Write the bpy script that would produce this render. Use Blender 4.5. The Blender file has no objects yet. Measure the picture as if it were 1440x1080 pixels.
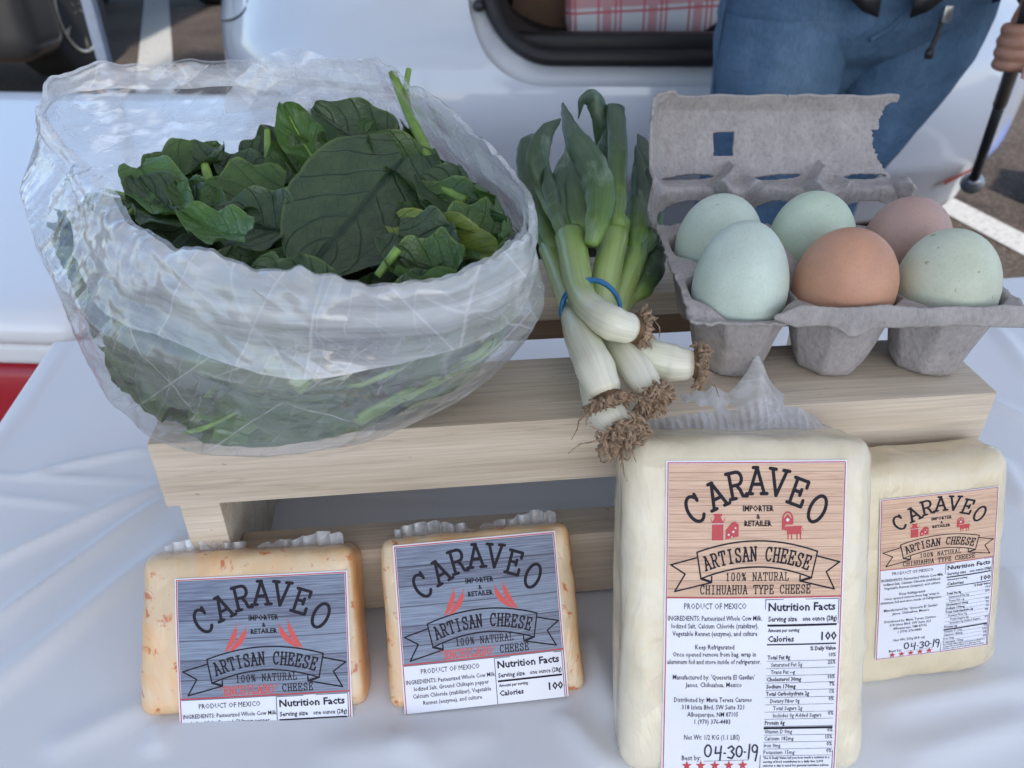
import bpy, bmesh, math, random
from mathutils import Vector, Matrix, noise, Quaternion

random.seed(7)
# ------------------------------------------------------------------ camera, world, sun
scene = bpy.context.scene
COL = scene.collection
PITCH = math.radians(33.5)
cam_d = bpy.data.cameras.new('camera')
cam = bpy.data.objects.new('camera', cam_d)
COL.objects.link(cam)
cam.location = (0, 0, 0.308)
cam.rotation_euler = (math.pi / 2 - PITCH, 0, 0)
cam_d.sensor_width = 36
cam_d.lens = 36 * 1120 / 1440
cam_d.clip_start = 0.01
cam_d.clip_end = 400
cam_d.dof.use_dof = True
cam_d.dof.focus_distance = 0.34
cam_d.dof.aperture_fstop = 16
scene.camera = cam

SUN_EL, SUN_AZ = math.radians(40), math.radians(165)     # azimuth measured clockwise from +Y
world = bpy.data.worlds.new('World')
scene.world = world
world.use_nodes = True
wn = world.node_tree
bg = wn.nodes['Background']
sky = wn.nodes.new('ShaderNodeTexSky')
sky.sky_type = 'NISHITA'
sky.sun_disc = False
sky.sun_elevation = SUN_EL
sky.sun_rotation = SUN_AZ
sky.altitude = 1500
sky.air_density = 1.0
sky.dust_density = 4.0
sky.ozone_density = 0.6
wn.links.new(sky.outputs[0], bg.inputs[0])
bg.inputs[1].default_value = 0.10
sun_d = bpy.data.lights.new('sun', 'SUN')
sun_d.energy = 1.6
sun_d.angle = math.radians(4)
sun_d.color = (1.0, 0.95, 0.88)
sun = bpy.data.objects.new('sun', sun_d)
COL.objects.link(sun)
sd = Vector((math.sin(SUN_AZ) * math.cos(SUN_EL), math.cos(SUN_AZ) * math.cos(SUN_EL), math.sin(SUN_EL)))
sun.rotation_euler = sd.to_track_quat('Z', 'Y').to_euler()
scene.view_settings.view_transform = 'Standard'
scene.view_settings.look = 'None'
scene.view_settings.exposure = 1.72
scene.view_settings.gamma = 1.0
scene.view_settings.use_curve_mapping = False
scene.render.engine = 'CYCLES'
scene.cycles.max_bounces = 6
scene.cycles.transparent_max_bounces = 24
scene.cycles.use_denoising = True
scene.cycles.caustics_reflective = False
scene.cycles.caustics_refractive = False

# ------------------------------------------------------------------ material helpers
def mat(name):
    m = bpy.data.materials.new(name)
    m.use_nodes = True
    return m, m.node_tree, m.node_tree.nodes['Principled BSDF']

def N(t, kind, **kw):
    n = t.nodes.new(kind)
    for k, v in kw.items():
        if hasattr(n, k) and k not in ('Scale',):
            setattr(n, k, v)
    return n

def lnk(t, a, b):
    t.links.new(a, b)

def coords(t, scale=(1, 1, 1), kind='Object', rot=(0, 0, 0)):
    tc = t.nodes.new('ShaderNodeTexCoord')
    mp = t.nodes.new('ShaderNodeMapping')
    mp.inputs['Scale'].default_value = scale
    mp.inputs['Rotation'].default_value = rot
    lnk(t, tc.outputs[kind], mp.inputs[0])
    return mp.outputs[0]

def ntex(t, vec, scale, detail=4, rough=0.55, dist=0.0):
    n = t.nodes.new('ShaderNodeTexNoise')
    n.inputs['Scale'].default_value = scale
    n.inputs['Detail'].default_value = detail
    n.inputs['Roughness'].default_value = rough
    n.inputs['Distortion'].default_value = dist
    lnk(t, vec, n.inputs['Vector'])
    return n.outputs['Fac']

def ramp(t, fac, stops, interp='LINEAR'):
    r = t.nodes.new('ShaderNodeValToRGB')
    r.color_ramp.interpolation = interp
    e = r.color_ramp.elements
    while len(e) < len(stops):
        e.new(0.5)
    for q, (p, c) in zip(e, stops):
        q.position = p
        q.color = (*c, 1) if len(c) == 3 else c
    lnk(t, fac, r.inputs[0])
    return r.outputs[0]

def g(v):
    return (v, v, v)

def mixc(t, fac, a, b, mode='MIX'):
    n = t.nodes.new('ShaderNodeMix')
    n.data_type = 'RGBA'
    n.blend_type = mode
    for sock, val in ((n.inputs[0], fac), (n.inputs[6], a), (n.inputs[7], b)):
        if hasattr(val, 'links'):
            lnk(t, val, sock)
        elif isinstance(val, (int, float)):
            sock.default_value = val
        else:
            sock.default_value = (*val, 1)
    return n.outputs[2]

def math_(t, op, a, b=0.0, c=0.0):
    n = t.nodes.new('ShaderNodeMath')
    n.operation = op
    for s, v in zip(n.inputs, (a, b, c)):
        if hasattr(v, 'links'):
            lnk(t, v, s)
        else:
            s.default_value = v
    return n.outputs[0]

def bump(t, b, height, strength=0.3, dist=0.001):
    n = t.nodes.new('ShaderNodeBump')
    n.inputs['Strength'].default_value = strength
    n.inputs['Distance'].default_value = dist
    lnk(t, height, n.inputs['Height'])
    lnk(t, n.outputs[0], b.inputs['Normal'])
    return n

def simple(name, col, rough=0.5, metal=0.0, coat=0.0, nscale=None, namt=0.12, bscale=None, bstr=0.2, bdist=0.001):
    m, t, b = mat(name)
    b.inputs['Roughness'].default_value = rough
    b.inputs['Metallic'].default_value = metal
    b.inputs['Coat Weight'].default_value = coat
    if nscale:
        f = ntex(t, coords(t), nscale)
        c = ramp(t, f, [(0.3, tuple(x * (1 - namt) for x in col)), (0.7, tuple(min(1, x * (1 + namt)) for x in col))])
        lnk(t, c, b.inputs['Base Color'])
    else:
        b.inputs['Base Color'].default_value = (*col, 1)
    if bscale:
        bump(t, b, ntex(t, coords(t), bscale), bstr, bdist)
    return m

M = {}

def wood_mat(name, c0, c1, c2):
    m, t, b = mat(name)
    v = coords(t, (2.2, 26, 26))
    f = ntex(t, v, 2.2, 5, 0.55, 0.6)
    base = ramp(t, f, [(0.34, c0), (0.5, c1), (0.66, c2)])
    v2 = coords(t, (6, 300, 300))
    fine = ramp(t, ntex(t, v2, 3.0, 3, 0.6), [(0.35, g(0.86)), (0.65, g(1.05))])
    lines = ntex(t, coords(t, (1.4, 22, 30)), 3.1, 2, 0.4, 1.2)
    ln = ramp(t, lines, [(0.485, g(1)), (0.5, g(0.74)), (0.515, g(1))])
    c = mixc(t, 1.0, base, fine, 'MULTIPLY')
    c = mixc(t, 0.55, c, ln, 'MULTIPLY')
    spots = ramp(t, ntex(t, coords(t, (1, 1.6, 1.6)), 160, 1), [(0.74, g(1)), (0.78, g(0.55))])
    c = mixc(t, 0.6, c, spots, 'MULTIPLY')
    lnk(t, c, b.inputs['Base Color'])
    b.inputs['Roughness'].default_value = 0.62
    bump(t, b, fine, 0.25, 0.0006)
    return m

M['wood'] = wood_mat('pale_wood', (0.51, 0.415, 0.31), (0.62, 0.52, 0.405), (0.70, 0.60, 0.485))
M['wood_shade'] = wood_mat('shaded_wood', (0.20, 0.12, 0.07), (0.27, 0.17, 0.105), (0.33, 0.21, 0.14))  # same riser wood with shade put into the colour

def cloth_mat():
    m, t, b = mat('white_tablecloth')
    f = ntex(t, coords(t), 3.0, 3)
    lnk(t, ramp(t, f, [(0.3, (0.72, 0.74, 0.78)), (0.7, (0.78, 0.80, 0.83))]), b.inputs['Base Color'])
    b.inputs['Roughness'].default_value = 0.38
    b.inputs['Specular IOR Level'].default_value = 0.35
    bump(t, b, ntex(t, coords(t), 1400, 2), 0.08, 0.0002)
    return m
M['cloth'] = cloth_mat()

def asphalt_mat():
    m, t, b = mat('asphalt')
    v = coords(t)
    f = ntex(t, v, 2.0, 5, 0.6)
    sp = ntex(t, v, 110, 3, 0.7)
    c = ramp(t, f, [(0.3, (0.060, 0.046, 0.038)), (0.7, (0.100, 0.079, 0.064))])
    s = ramp(t, sp, [(0.3, g(0.5)), (0.5, g(1)), (0.66, g(2.3))])
    c = mixc(t, 1, c, s, 'MULTIPLY')
    vo = t.nodes.new('ShaderNodeTexVoronoi')
    vo.feature = 'DISTANCE_TO_EDGE'
    vo.inputs['Scale'].default_value = 0.55
    wv = t.nodes.new('ShaderNodeVectorMath'); wv.operation = 'ADD'
    nv = t.nodes.new('ShaderNodeTexNoise'); nv.inputs['Scale'].default_value = 2.5; nv.inputs['Detail'].default_value = 4
    lnk(t, v, nv.inputs['Vector'])
    sv = t.nodes.new('ShaderNodeVectorMath'); sv.operation = 'SCALE'; sv.inputs['Scale'].default_value = .5
    lnk(t, nv.outputs['Color'], sv.inputs[0]); lnk(t, v, wv.inputs[0]); lnk(t, sv.outputs[0], wv.inputs[1])
    lnk(t, wv.outputs[0], vo.inputs['Vector'])
    cr = ramp(t, vo.outputs['Distance'], [(0.0, g(0.4)), (0.008, g(1))])
    c = mixc(t, 0.6, c, cr, 'MULTIPLY')
    lnk(t, c, b.inputs['Base Color'])
    b.inputs['Roughness'].default_value = 0.9
    b.inputs['Specular IOR Level'].default_value = 0.15
    bump(t, b, sp, 0.7, 0.01)
    return m
M['asphalt'] = asphalt_mat()

def paintline_mat():
    m, t, b = mat('worn_line_paint')
    v = coords(t)
    f = ntex(t, v, 60, 4, 0.7)
    lnk(t, ramp(t, f, [(0.30, (0.16, 0.145, 0.13)), (0.40, (0.42, 0.41, 0.38)), (0.7, (0.58, 0.56, 0.52))]), b.inputs['Base Color'])
    b.inputs['Roughness'].default_value = 0.85
    bump(t, b, ntex(t, v, 110, 3), 0.6, 0.008)
    return m
M['line'] = paintline_mat()

def creases(t, scale, seed=0, width=.06, n=5, kind='Object'):
    """sharp straight fold lines: several tilted triangle waves, each kept only in patches; returns (lines 0..1, height)"""
    rn_ = random.Random(seed)
    lines, hgt = None, None
    for i in range(n):
        rot = (rn_.uniform(-1.2, 1.2), rn_.uniform(-1.2, 1.2), rn_.uniform(-3, 3))
        v = coords(t, (1, 1, 1), kind, rot)
        w = t.nodes.new('ShaderNodeTexWave')
        w.wave_type = 'BANDS'; w.bands_direction = 'X'; w.wave_profile = 'TRI'
        w.inputs['Scale'].default_value = scale * rn_.uniform(.6, 1.5)
        w.inputs['Distortion'].default_value = 1.1
        w.inputs['Detail'].default_value = 1.5
        w.inputs['Detail Scale'].default_value = .7
        w.inputs['Phase Offset'].default_value = rn_.uniform(0, 9)
        lnk(t, v, w.inputs['Vector'])
        mk = ramp(t, ntex(t, coords(t, (1, 1, 1), kind, (i, seed, 0)), scale * 1.3, 2, .5), [(.46, g(0)), (.58, g(1))])
        ln = ramp(t, w.outputs['Fac'], [(1 - width, g(0)), (1 - width * .1, g(1))])
        ln = math_(t, 'MULTIPLY', ln, mk)
        h = math_(t, 'MULTIPLY', w.outputs['Fac'], mk)
        lines = ln if lines is None else math_(t, 'MAXIMUM', lines, ln)
        hgt = h if hgt is None else math_(t, 'ADD', hgt, h)
    return lines, hgt

def film_mat(name, lo, hi, streak=(14, 14, 60), tint=(0.93, 0.95, 0.98), rough=0.14, seed_scale=1.0):
    m, t, b = mat(name)
    out = t.nodes['Material Output']
    t.nodes.remove(b)
    tr = t.nodes.new('ShaderNodeBsdfTransparent')
    df = t.nodes.new('ShaderNodeBsdfDiffuse')
    df.inputs['Color'].default_value = (*tint, 1)
    tl = t.nodes.new('ShaderNodeBsdfTranslucent')
    tl.inputs['Color'].default_value = (*tint, 1)
    gl = t.nodes.new('ShaderNodeBsdfGlossy')
    gl.inputs['Roughness'].default_value = rough
    gl.inputs['Color'].default_value = (0.95, 0.96, 1, 1)
    mx = t.nodes.new('ShaderNodeMixShader')
    mx.inputs[0].default_value = 0.38
    lnk(t, df.outputs[0], mx.inputs[1]); lnk(t, tl.outputs[0], mx.inputs[2])
    haze = ramp(t, ntex(t, coords(t, streak), 1.0 * seed_scale, 5, 0.62, 0.8), [(0.38, g(lo)), (0.52, g((lo + hi) / 2)), (0.66, g(hi))])
    ln1, hg1 = creases(t, 11, 3 + int(lo * 100), .035, 4)
    ln2, hg2 = creases(t, 34, 8 + int(lo * 100), .10, 2)
    crease = math_(t, 'MAXIMUM', math_(t, 'MULTIPLY', ln1, .22), math_(t, 'MULTIPLY', ln2, .12))
    h2 = math_(t, 'ADD', haze, crease)
    h2 = math_(t, 'MINIMUM', h2, 0.97)
    mh = t.nodes.new('ShaderNodeMixShader')
    lnk(t, h2, mh.inputs[0]); lnk(t, tr.outputs[0], mh.inputs[1]); lnk(t, mx.outputs[0], mh.inputs[2])
    fr = t.nodes.new('ShaderNodeLayerWeight')
    fr.inputs['Blend'].default_value = 0.5
    fac = math_(t, 'MULTIPLY_ADD', math_(t, 'POWER', fr.outputs['Facing'], 3.0), 0.42, 0.07)
    mg = t.nodes.new('ShaderNodeMixShader')
    lnk(t, fac, mg.inputs[0]); lnk(t, mh.outputs[0], mg.inputs[1]); lnk(t, gl.outputs[0], mg.inputs[2])
    lnk(t, mg.outputs[0], out.inputs[0])
    bn = t.nodes.new('ShaderNodeBump')
    bn.inputs['Strength'].default_value = 0.7
    bn.inputs['Distance'].default_value = 0.0013
    hh = math_(t, 'ADD', math_(t, 'MULTIPLY', hg1, 1.6), math_(t, 'MULTIPLY', hg2, .35))
    hh = math_(t, 'ADD', hh, math_(t, 'MULTIPLY', ntex(t, coords(t, (20, 20, 60)), 1.3, 3, 0.5, .5), .8))
    lnk(t, hh, bn.inputs['Height'])
    for s in (gl, df, tl, fr):
        lnk(t, bn.outputs[0], s.inputs['Normal'])
    return m
M['film'] = film_mat('cloudy_bag_film', 0.06, 0.42, (6, 6, 40))
M['film_cuff'] = film_mat('folded_bag_film', 0.14, 0.92, (4, 4, 46))
M['wrap'] = film_mat('vacuum_wrap_film', 0.50, 0.92, (60, 60, 60))

def leaf_mat(name, dark, light, vein, back, edge):
    m, t, b = mat(name)
    tc = t.nodes.new('ShaderNodeTexCoord')
    sep = t.nodes.new('ShaderNodeSeparateXYZ')
    lnk(t, tc.outputs['UV'], sep.inputs[0])
    U, V = sep.outputs[0], sep.outputs[1]
    nz = ntex(t, coords(t), 90, 4)
    base = ramp(t, nz, [(0.3, dark), (0.7, light)])
    au = math_(t, 'ABSOLUTE', math_(t, 'SUBTRACT', U, 0.5))
    wob = math_(t, 'MULTIPLY', math_(t, 'SUBTRACT', ntex(t, coords(t), 60, 2), 0.5), 0.10)
    mid = ramp(t, au, [(0.0, g(1)), (0.018, g(0.6)), (0.035, g(0))])
    q = math_(t, 'ADD', math_(t, 'SUBTRACT', V, math_(t, 'MULTIPLY', au, 0.9)), wob)
    fr = math_(t, 'ABSOLUTE', math_(t, 'SUBTRACT', math_(t, 'FRACT', math_(t, 'MULTIPLY', q, 5.0)), 0.5))
    side = ramp(t, fr, [(0.0, g(0.75)), (0.035, g(0.3)), (0.08, g(0))])
    vo = t.nodes.new('ShaderNodeTexVoronoi')
    vo.feature = 'DISTANCE_TO_EDGE'
    vo.inputs['Scale'].default_value = 14
    mp = t.nodes.new('ShaderNodeMapping')
    lnk(t, tc.outputs['UV'], mp.inputs[0]); lnk(t, mp.outputs[0], vo.inputs['Vector'])
    ret = ramp(t, vo.outputs['Distance'], [(0.0, g(0.22)), (0.06, g(0))])
    vv = math_(t, 'MAXIMUM', math_(t, 'MAXIMUM', mid, side), ret)
    c = mixc(t, vv, base, vein)
    eg = ramp(t, au, [(0.475, g(0)), (0.492, g(1))])
    c = mixc(t, math_(t, 'MULTIPLY', eg, 0.6), c, edge)
    geo = t.nodes.new('ShaderNodeNewGeometry')
    c = mixc(t, geo.outputs['Backfacing'], c, back)
    lnk(t, c, b.inputs['Base Color'])
    b.inputs['Roughness'].default_value = 0.33
    b.inputs['Specular IOR Level'].default_value = 0.5
    hgt = math_(t, 'SUBTRACT', ntex(t, coords(t), 170, 3), math_(t, 'MULTIPLY', vv, 0.9))
    bump(t, b, hgt, 0.6, 0.0012)
    out = t.nodes['Material Output']
    tl = t.nodes.new('ShaderNodeBsdfTranslucent')
    lnk(t, mixc(t, 0.5, c, (0.12, 0.22, 0.02)), tl.inputs['Color'])
    mx = t.nodes.new('ShaderNodeMixShader')
    mx.inputs[0].default_value = 0.18
    lnk(t, b.outputs[0], mx.inputs[1]); lnk(t, tl.outputs[0], mx.inputs[2])
    lnk(t, mx.outputs[0], out.inputs[0])
    return m
M['leaf0'] = leaf_mat('dark_spinach_leaf', (0.035, 0.068, 0.032), (0.070, 0.115, 0.050), (0.012, 0.035, 0.018), (0.07, 0.13, 0.06), (0.12, 0.19, 0.06))
M['leaf1'] = leaf_mat('spinach_leaf', (0.035, 0.08, 0.020), (0.075, 0.15, 0.032), (0.07, 0.13, 0.05), (0.08, 0.15, 0.05), (0.16, 0.24, 0.06))
M['leaf2'] = leaf_mat('bright_spinach_leaf', (0.05, 0.13, 0.025), (0.10, 0.21, 0.05), (0.14, 0.26, 0.08), (0.11, 0.20, 0.06), (0.18, 0.28, 0.07))
M['leaf3'] = leaf_mat('yellowish_spinach_leaf', (0.11, 0.17, 0.025), (0.20, 0.26, 0.05), (0.22, 0.28, 0.08), (0.16, 0.22, 0.05), (0.30, 0.32, 0.08))
M['stem'] = simple('spinach_stem', (0.17, 0.29, 0.055), 0.4, nscale=120, namt=0.3)

# ------------------------------------------------------------------ mesh helpers
def add_mesh(name, verts, faces, m=None, parent=None, smooth=True, uvs=None, mtx=None):
    me = bpy.data.meshes.new(name)
    me.from_pydata([tuple(v) for v in verts], [], faces)
    if m is not None:
        me.materials.append(m)
    if smooth:
        me.polygons.foreach_set('use_smooth', [True] * len(me.polygons))
    if uvs is not None:
        ul = me.uv_layers.new(name='UVMap')
        for lp in me.loops:
            ul.data[lp.index].uv = uvs[lp.vertex_index]
    me.update()
    o = bpy.data.objects.new(name, me)
    COL.objects.link(o)
    if parent is not None:
        o.parent = parent
    if mtx is not None:
        o.matrix_world = mtx
    return o

def empty(name, loc=(0, 0, 0), label=None, cat=None, group=None, mtx=None, rz=0):
    o = bpy.data.objects.new(name, None)
    COL.objects.link(o)
    o.empty_display_size = 0.02
    if mtx is not None:
        o.matrix_world = mtx
    else:
        o.location = loc
        o.rotation_euler = (0, 0, rz)
    tag(o, label, cat, group)
    return o

def tag(o, label=None, cat=None, group=None, kind=None):
    if label: o['label'] = label
    if cat: o['category'] = cat
    if group: o['group'] = group
    if kind: o['kind'] = kind
    return o

class MB:
    def __init__(s):
        s.v, s.f, s.uv = [], [], []
    def add(s, verts, faces, uvs=None):
        o = len(s.v)
        s.v += [Vector(q) for q in verts]
        s.f += [tuple(i + o for i in q) for q in faces]
        s.uv += list(uvs) if uvs else [(0, 0)] * len(verts)
        return s
    def box(s, a, b, bev=0.0):
        x0, y0, z0 = a; x1, y1, z1 = b
        if bev <= 0:
            vs = [(x, y, z) for z in (z0, z1) for y in (y0, y1) for x in (x0, x1)]
            return s.add(vs, [(0, 2, 3, 1), (4, 5, 7, 6), (0, 1, 5, 4), (2, 6, 7, 3), (0, 4, 6, 2), (1, 3, 7, 5)])
        bm = bmesh.new()
        bmesh.ops.create_cube(bm, size=1)
        for q in bm.verts:
            q.co = Vector(((x0 + x1) / 2 + q.co.x * (x1 - x0), (y0 + y1) / 2 + q.co.y * (y1 - y0), (z0 + z1) / 2 + q.co.z * (z1 - z0)))
        bmesh.ops.bevel(bm, geom=list(bm.edges), offset=bev, segments=2, affect='EDGES', profile=0.6)
        bm.verts.index_update()
        s.add([q.co.copy() for q in bm.verts], [[q.index for q in f.verts] for f in bm.faces])
        bm.free()
        return s
    def tube(s, pts, rad, n=10, flat=1.0, cap=True, upv=None):
        pts = [Vector(p) for p in pts]
        k = len(pts)
        if not hasattr(rad, '__len__'): rad = [rad] * k
        if not hasattr(flat, '__len__'): flat = [flat] * k
        up = Vector(upv) if upv else Vector((0.13, 0.21, 0.97))
        vs, fs = [], []
        for i, p in enumerate(pts):
            t_ = (pts[min(i + 1, k - 1)] - pts[max(i - 1, 0)]).normalized()
            side = t_.cross(up)
            if side.length < 1e-4: side = t_.cross(Vector((1, 0, 0)))
            side.normalize()
            nn = side.cross(t_).normalized()
            if upv is None: up = nn
            for j in range(n):
                a = 2 * math.pi * j / n
                vs.append(p + side * math.cos(a) * rad[i] + nn * math.sin(a) * rad[i] * flat[i])
        for i in range(k - 1):
            for j in range(n):
                fs.append((i * n + j, i * n + (j + 1) % n, (i + 1) * n + (j + 1) % n, (i + 1) * n + j))
        if cap:
            fs.append(tuple(range(n))[::-1]); fs.append(tuple((k - 1) * n + j for j in range(n)))
        uv = [(j / n, i / max(1, k - 1)) for i in range(k) for j in range(n)]
        return s.add(vs, fs, uv)
    def lathe(s, prof, n=24, mtx=None):
        vs, fs = [], []
        for r, z in prof:
            for j in range(n):
                a = 2 * math.pi * j / n
                q = Vector((r * math.cos(a), r * math.sin(a), z))
                vs.append(mtx @ q if mtx else q)
        for i in range(len(prof) - 1):
            for j in range(n):
                fs.append((i * n + j, i * n + (j + 1) % n, (i + 1) * n + (j + 1) % n, (i + 1) * n + j))
        fs.append(tuple(range(n))[::-1]); fs.append(tuple((len(prof) - 1) * n + j for j in range(n)))
        return s.add(vs, fs)
    def grid(s, fn, nu, nv, closeu=False, keep=None):
        vs, uv = [], []
        for j in range(nv + 1):
            for i in range(nu + (0 if closeu else 1)):
                u, v = i / nu, j / nv
                vs.append(fn(u, v)); uv.append((u, v))
        w = nu if closeu else nu + 1
        fs = []
        for j in range(nv):
            for i in range(nu):
                if keep and not keep((i + .5) / nu, (j + .5) / nv): continue
                a = j * w + i; b_ = j * w + (i + 1) % w if closeu else a + 1
                fs.append((a, b_, b_ + w, a + w))
        return s.add(vs, fs, uv)
    def build(s, name, m, parent=None, smooth=True, mtx=None):
        return add_mesh(name, s.v, s.f, m, parent, smooth, s.uv, mtx)

def spline(pts, n):
    """Catmull-Rom through pts, n samples per span"""
    P = [Vector(p) for p in pts]
    out = []
    for i in range(len(P) - 1):
        p0 = P[max(i - 1, 0)]; p1 = P[i]; p2 = P[i + 1]; p3 = P[min(i + 2, len(P) - 1)]
        for k in range(n):
            t = k / n
            out.append(0.5 * ((2 * p1) + (p2 - p0) * t + (2 * p0 - 5 * p1 + 4 * p2 - p3) * t * t + (3 * p1 - p0 - 3 * p2 + p3) * t ** 3))
    out.append(P[-1])
    return out

def rs(vals, n):
    out = []
    for i in range(len(vals) - 1):
        for k in range(n):
            out.append(vals[i] + (vals[i + 1] - vals[i]) * k / n)
    out.append(vals[-1])
    return out

def autosmooth(o, deg=35):
    me = o.data
    bm = bmesh.new(); bm.from_mesh(me)
    for e in bm.edges:
        if len(e.link_faces) == 2 and e.calc_face_angle(0) > math.radians(deg): e.smooth = False
    bm.to_mesh(me); bm.free()
    return o

def nz(p, s=1.0, off=0.0):
    return noise.noise(Vector((p[0] * s + off, p[1] * s - off * .7, p[2] * s + off * .3)))

def rbox(hx, hy, hz, r, n=14):
    """rounded box verts/faces, centred"""
    vs, fs, idx = [], [], {}
    def vert(q):
        key = (round(q[0], 5), round(q[1], 5), round(q[2], 5))
        if key not in idx:
            c = Vector((max(-hx + r, min(hx - r, q[0] * hx)), max(-hy + r, min(hy - r, q[1] * hy)), max(-hz + r, min(hz - r, q[2] * hz))))
            d = Vector((q[0] * hx, q[1] * hy, q[2] * hz)) - c
            idx[key] = len(vs)
            vs.append(c + (d.normalized() * r if d.length > 1e-9 else Vector()))
        return idx[key]
    for ax in range(3):
        for sg in (-1, 1):
            for i in range(n):
                for j in range(n):
                    def pt(a, b):
                        f = lambda x: math.copysign(1 - (1 - abs(x)) ** 1.35, x)
                        q = [0, 0, 0]; q[ax] = sg
                        q[(ax + 1) % 3] = f(-1 + 2 * a / n); q[(ax + 2) % 3] = f(-1 + 2 * b / n)
                        return vert(q)
                    q4 = (pt(i, j), pt(i + 1, j), pt(i + 1, j + 1), pt(i, j + 1))
                    fs.append(q4 if sg > 0 else q4[::-1])
    return vs, fs

# ------------------------------------------------------------------ setting: ground, lines
GZ = -0.74
gm = MB()
gm.grid(lambda u, v: Vector((-150 + 300 * u, -60 + 300 * v, GZ)), 20, 20)
tag(gm.build('ground', M['asphalt']), kind='structure')
def stripe(name, pts, w):
    b = MB(); P = [Vector((x, y, GZ + 0.004)) for x, y in pts]
    vs, fs = [], []
    for i, p in enumerate(P):
        d = (P[min(i + 1, len(P) - 1)] - P[max(0, i - 1)]).normalized(); s = Vector((-d.y, d.x, 0)) * w / 2
        vs += [p - s, p + s]
    fs = [(2 * i, 2 * i + 2, 2 * i + 3, 2 * i + 1) for i in range(len(P) - 1)]
    b.add(vs, fs)
    return tag(b.build(name, M['line']), kind='structure')
stripe('parking_line', [(1.37, 3.45), (1.54, 2.87), (1.66, 2.38), (1.83, 1.6), (2.0, 0.8)], 0.13)
stripe('parking_line', [(-1.1, 2.26), (-2.14, 5.04), (-3.12, 7.69), (-3.9, 9.8)], 0.20)

# ------------------------------------------------------------------ table with cloth
TR = math.radians(8)
def tloc(x, y, z=0.0):          # table frame: origin at the back left corner, x to the right, y towards the camera
    return Vector((-0.345 + x * math.cos(TR) + y * math.sin(TR), 0.522 + x * math.sin(TR) - y * math.cos(TR), z))
table = empty('folding_table', tloc(0, 0, -0.004), 'long folding table under a white cloth, carrying the produce and cheese', 'table')
TL, TW = 1.8, 0.76
cloth_folds = [
    ((0.0022, 0.1616), (0.0082, 0.0095), 0.0009, 0.003),
    ((0.0323, 0.1626), (0.1015, 0.1446), 0.0022, 0.0035),
    ((-0.0081, 0.1556), (0.1131, 0.1785), 0.0012, 0.0022),
    ((-0.0006, 0.174), (0.0801, 0.1963), 0.001, 0.0025),
    ((0.0278, 0.244), (0.1193, 0.1794), 0.0028, 0.005),
    ((0.0469, 0.2908), (0.1218, 0.1912), 0.0028, 0.0048),
    ((0.0621, 0.3282), (0.1371, 0.2257), 0.003, 0.006),
    ((0.104, 0.3504), (0.1431, 0.3308), 0.0016, 0.006),
    ((0.1489, 0.3567), (0.1512, 0.3407), 0.002, 0.004),
    ((0.2142, 0.3659), (0.2908, 0.367), 0.0016, 0.008),
    ((0.2492, 0.3612), (0.2658, 0.3824), 0.0018, 0.006),
    ((0.3374, 0.3214), (0.3423, 0.3675), 0.0022, 0.007),
    ((0.3194, 0.3609), (0.3337, 0.392), 0.002, 0.006),
    ((0.6183, 0.2244), (0.6054, 0.2743), 0.0022, 0.006),
    ((0.4519, 0.3795), (0.5344, 0.3749), 0.0018, 0.006),
    ((0.4503, 0.4022), (0.5211, 0.3927), 0.002, 0.007),
    ((0.6508, 0.1664), (0.6646, 0.2012), 0.0022, 0.006),
    ((0.7211, 0.0768), (0.6989, 0.1554), 0.002, 0.006),
    ((0.5653, 0.3121), (0.5491, 0.3553), 0.0016, 0.006),
    ((0.159, 0.1995), (0.3733, 0.2327), 0.001, 0.003),
]
def cloth_h(x, y):
    h = 0.0012 * nz((x, y, 0), 9) + 0.0007 * nz((x, y, 3), 24)
    for (x0, y0), (x1, y1), amp, w in cloth_folds:
        dx, dy = x1 - x0, y1 - y0; L2 = dx * dx + dy * dy
        t_ = max(0, min(1, ((x - x0) * dx + (y - y0) * dy) / L2))
        d = math.hypot(x - x0 - dx * t_, y - y0 - dy * t_) + 0.0015 * nz((x, y, 9), 14)
        h += 1.5 * amp * math.exp(-(d / w) ** 2) * (1 - abs(2 * t_ - 1) ** 3) ** .6
    return h
def cloth_pt(s, t_):
    """s across (x), t along (y towards camera); beyond the table edge the cloth hangs"""
    ex = max(-s, s - TL, 0); ey = max(-t_, t_ - TW, 0)
    x = min(max(s, 0), TL); y = min(max(t_, 0), TW)
    e = max(ex, ey)
    z = cloth_h(x, y) if e == 0 else 0
    if e > 0:
        r = 0.008
        a = min(e / r, math.pi / 2)
        drop = r * (1 - math.cos(a)) + max(0, e - r * math.pi / 2)
        outw = r * math.sin(a) + 0.02 * min(1, drop / 0.3) * (1 + math.sin((x + y) * 38 + 3 * nz((x, y, 0), 3))) * min(1, drop / .1)
        if ex >= ey: x += outw * (-1 if s < 0 else 1)
        if ey >= ex or ey > 0: y += outw * (-1 if t_ < 0 else 1) * (1 if ey >= ex else ey / e)
        z = -drop
        z = max(z, -0.60)
    return tloc(x, y, z)
def knots(L, step, over):
    o = [-over, -over * .8, -over * .6, -over * .4, -over * .25, -over * .12, -.03, -.015, -.009, -.006, -.003]
    n = int(L / step)
    return o + [L * i / n for i in range(n + 1)] + [L - q for q in o[::-1]]
xs, ys = knots(TL, .0036, .45), knots(TW, .0030, .45)
vs = [cloth_pt(a, b) for b in ys for a in xs]
w = len(xs)
fs = [(j * w + i, (j + 1) * w + i, (j + 1) * w + i + 1, j * w + i + 1) for j in range(len(ys) - 1) for i in range(w - 1)]
cloth = add_mesh('tablecloth', vs, fs, M['cloth'])
tag(cloth, 'white plastic tablecloth with soft fold creases spread over the table', 'tablecloth')
M['tabletop'] = simple('grey_plastic_top', (0.45, 0.45, 0.44), 0.5)
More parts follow.
